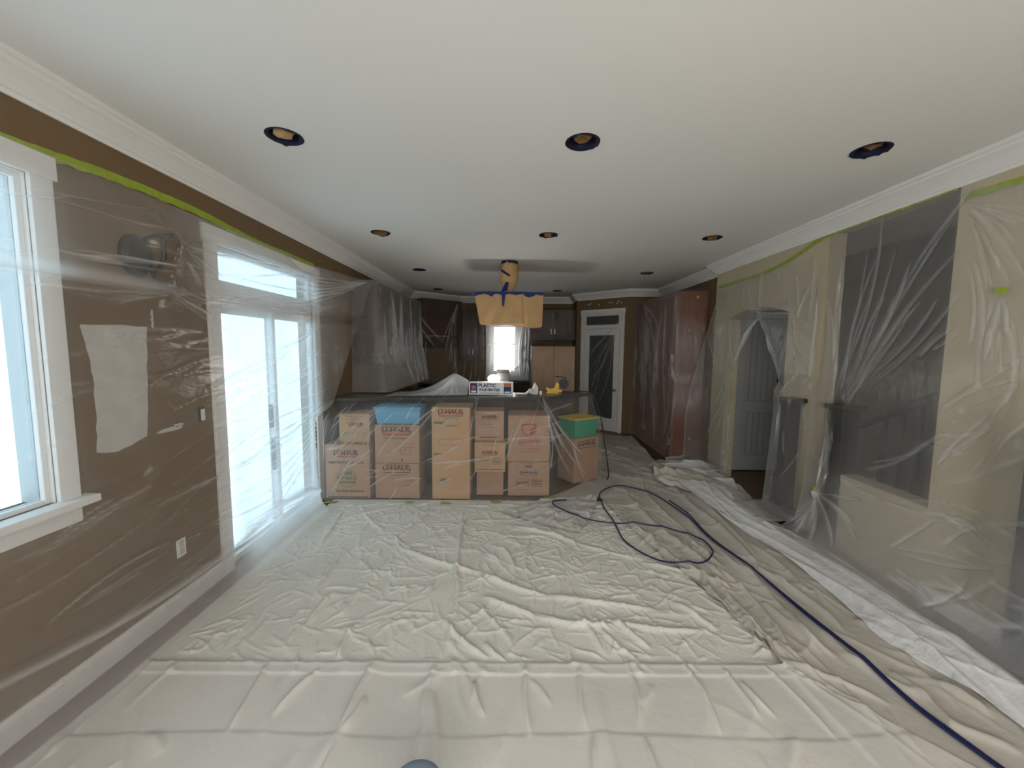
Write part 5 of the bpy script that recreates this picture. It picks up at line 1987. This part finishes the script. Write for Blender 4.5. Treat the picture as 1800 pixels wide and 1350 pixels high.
def clear(sheet_o, objs, direction, reach=.30, gap=.010, keep=None):
    """moves film vertices that lie behind a surface out to just before it, then eases the neighbours"""
    t = objs if isinstance(objs, BVHTree) else solid_tree(objs)
    d = Vector(direction)
    me = sheet_o.data
    nb = [[] for _ in me.vertices]
    for e in me.edges:
        a, b_ = e.vertices
        nb[a].append(b_)
        nb[b_].append(a)
    need = {}
    for vt in me.vertices:
        if keep is not None and not keep(vt.co):
            continue
        h = t.ray_cast(vt.co + d * reach, -d, reach + gap)
        if h[0] is not None:
            need[vt.index] = (h[0] - vt.co).dot(d) + gap
    push = {i: q for i, q in need.items() if q > 0}
    for _ in range(3):                       # carry the push one ring further so no face cuts a corner
        nxt = dict(push)
        for i, q in push.items():
            for j in nb[i]:
                if nxt.get(j, 0) < q * .8:
                    nxt[j] = q * .8
        push = nxt
    for i, q in push.items():
        me.vertices[i].co += d * q
    me.update()


S_LEFT, S_ARCH, S_STAIR = sh_left, sh_arch, sh_stair
clear(sh_left, [o for o in ALL if o.get('label', '').startswith('square moving box')], (0, -1, 0), .4, .02)
S_PEN = find('clear plastic draped over the bar')
S_SIDE = find('crinkled plastic hanging')
S_RANGE = find('clear plastic draped over the range')
S_BACK = find('clear plastic hanging between')
S_WIN = find('milky plastic sheet over the kitchen')
S_FRIDGE = find('clear plastic drawn')
S_PANTRY = find('clear plastic stretched')
S_BAND = find('white milky hem')
S_FOLD = find('milky plastic lying')
S_TENT = find('milky plastic tented')
boxes = [o for o in ALL if o.get('category') in ('box', 'storage bin') and o.name.startswith(('moving_box', 'storage_bin'))]
bar = find('dark stone bar top')
# box and bin at the peninsula end stand on the cloth
zt6 = max(top_z(.84 + .2 * a, 4.78 + .2 * c_) for a in np.linspace(-1.2, 1.2, 25) for c_ in np.linspace(-1.2, 1.2, 25)) + .002
find('moving box under the green bin').location.z = zt6
find('green plastic storage bin').location.z = zt6 + .541
bpy.context.view_layer.update()
clear(S_SIDE, [find('dark wood upper cabinets'), bpy.data.objects['wall_left']], (1, 0, 0))
clear(S_SIDE, [find('dark wood upper cabinets')], (1, 0, 0), .3, .034)
for vt in S_SIDE.data.vertices:
    vt.co.z = max(vt.co.z, 1.064)
clear(S_RANGE, [find('dark range hood'), find('black range cooker')], (.67, -.74, 0))
clear(S_BACK, [find('dark wood upper cabinet between')], (0, -1, 0))
for vt in S_WIN.data.vertices:
    vt.co.y -= .10 * max(0, min(1, (vt.co.z - 1.7) / .4))
for _ in range(2):
    clear(S_WIN, [find('dark wood valance')], (0, -1, 0), .3, .014)
clear(S_FRIDGE, [find('fridge faced'), find('dark wood cabinet mounted')], (0, -1, 0), .4, .03)
clear(S_FRIDGE, [find('fridge faced'), find('dark wood cabinet mounted')], (0, -1, 0), .4, .02)
clear(S_PANTRY, [find('fridge faced')], (0, -1, 0), .3)
clear(tall, [tallc], (-1, 0, 0), .2, keep=lambda c: c.y > 5.6)
clear(tall, [tallc], (0, -1, 0), .2, keep=lambda c: c.y < 5.75)
clear(tall, [tallc], (-1, 0, 0), .25, .04, keep=lambda c: c.y > 5.6)
clear(S_PEN, boxes, (0, -1, 0), .45, .008, keep=lambda c: c.x < .6 and c.z < 1.04)
clear(S_PEN, boxes, (.555, -.832, 0), .35, .012, keep=lambda c: c.x >= .5 and c.z < 1.04)
clear(S_PEN, boxes, (0, -1, 0), .45, .018, keep=lambda c: c.x < .6 and c.z < 1.04)
clear(S_PEN, boxes, (.555, -.832, 0), .4, .025, keep=lambda c: c.x >= .5 and c.z < 1.04)
clear(S_PEN, boxes, (.9, -.43, 0), .3, .045, keep=lambda c: c.x > .9 and c.z < 1.0)
clear(S_PEN, [find('large box with a red shield'), find('lower large box')], (.2, -.98, 0), .45, .03, keep=lambda c: c.z < 1.03)
for vt in S_PEN.data.vertices:               # flat under the things that stand on the bar top
    if vt.co.z > 1.044:
        vt.co.z = min(max(vt.co.z, 1.0535), 1.0545)
clear(S_PEN, boxes, (0, 0, 1), .10, .006, keep=lambda c: c.z > .7)
for o in ('white printed carton', 'glowing round work lamp', 'black square case', 'yellow hand masking', 'small clear cup', 'crumpled cream rag', 'black hose hanging'):
    find(o).location.z += .006
clear(S_ARCH, [st, wall_right], (-1, 0, 0), .22, .012, keep=lambda c: c.z < 1.5 and c.y < 3.80)
clear(S_STAIR, [dk, st, wall_right], (-1, 0, 0), .25, .008)
for vt in S_STAIR.data.vertices:
    if vt.co.y < 1.3 and vt.co.z < 1.3:
        vt.co.x = min(vt.co.x, 2.572)
cloth_objs = [o for o in ALL if o.name.startswith('drop_cloth')]
ct = solid_tree(cloth_objs)
low = lambda c: c.z < .25
for o in (S_BAND, S_FOLD):
    clear(o, ct, (0, 0, 1), .2, .008)
for o in (S_LEFT, S_PEN, tall):
    clear(o, ct, (0, 0, 1), .15, .006, low)
clear(S_FOLD, [tall], (0, 0, 1), .15, .006)
for _ in range(2):
    clear(S_ARCH, solid_tree(cloth_objs + [S_BAND, S_FOLD, tall]), (0, 0, 1), .25, .014, low)
clear(S_STAIR, solid_tree(cloth_objs + [S_BAND]), (0, 0, 1), .25, .008, low)
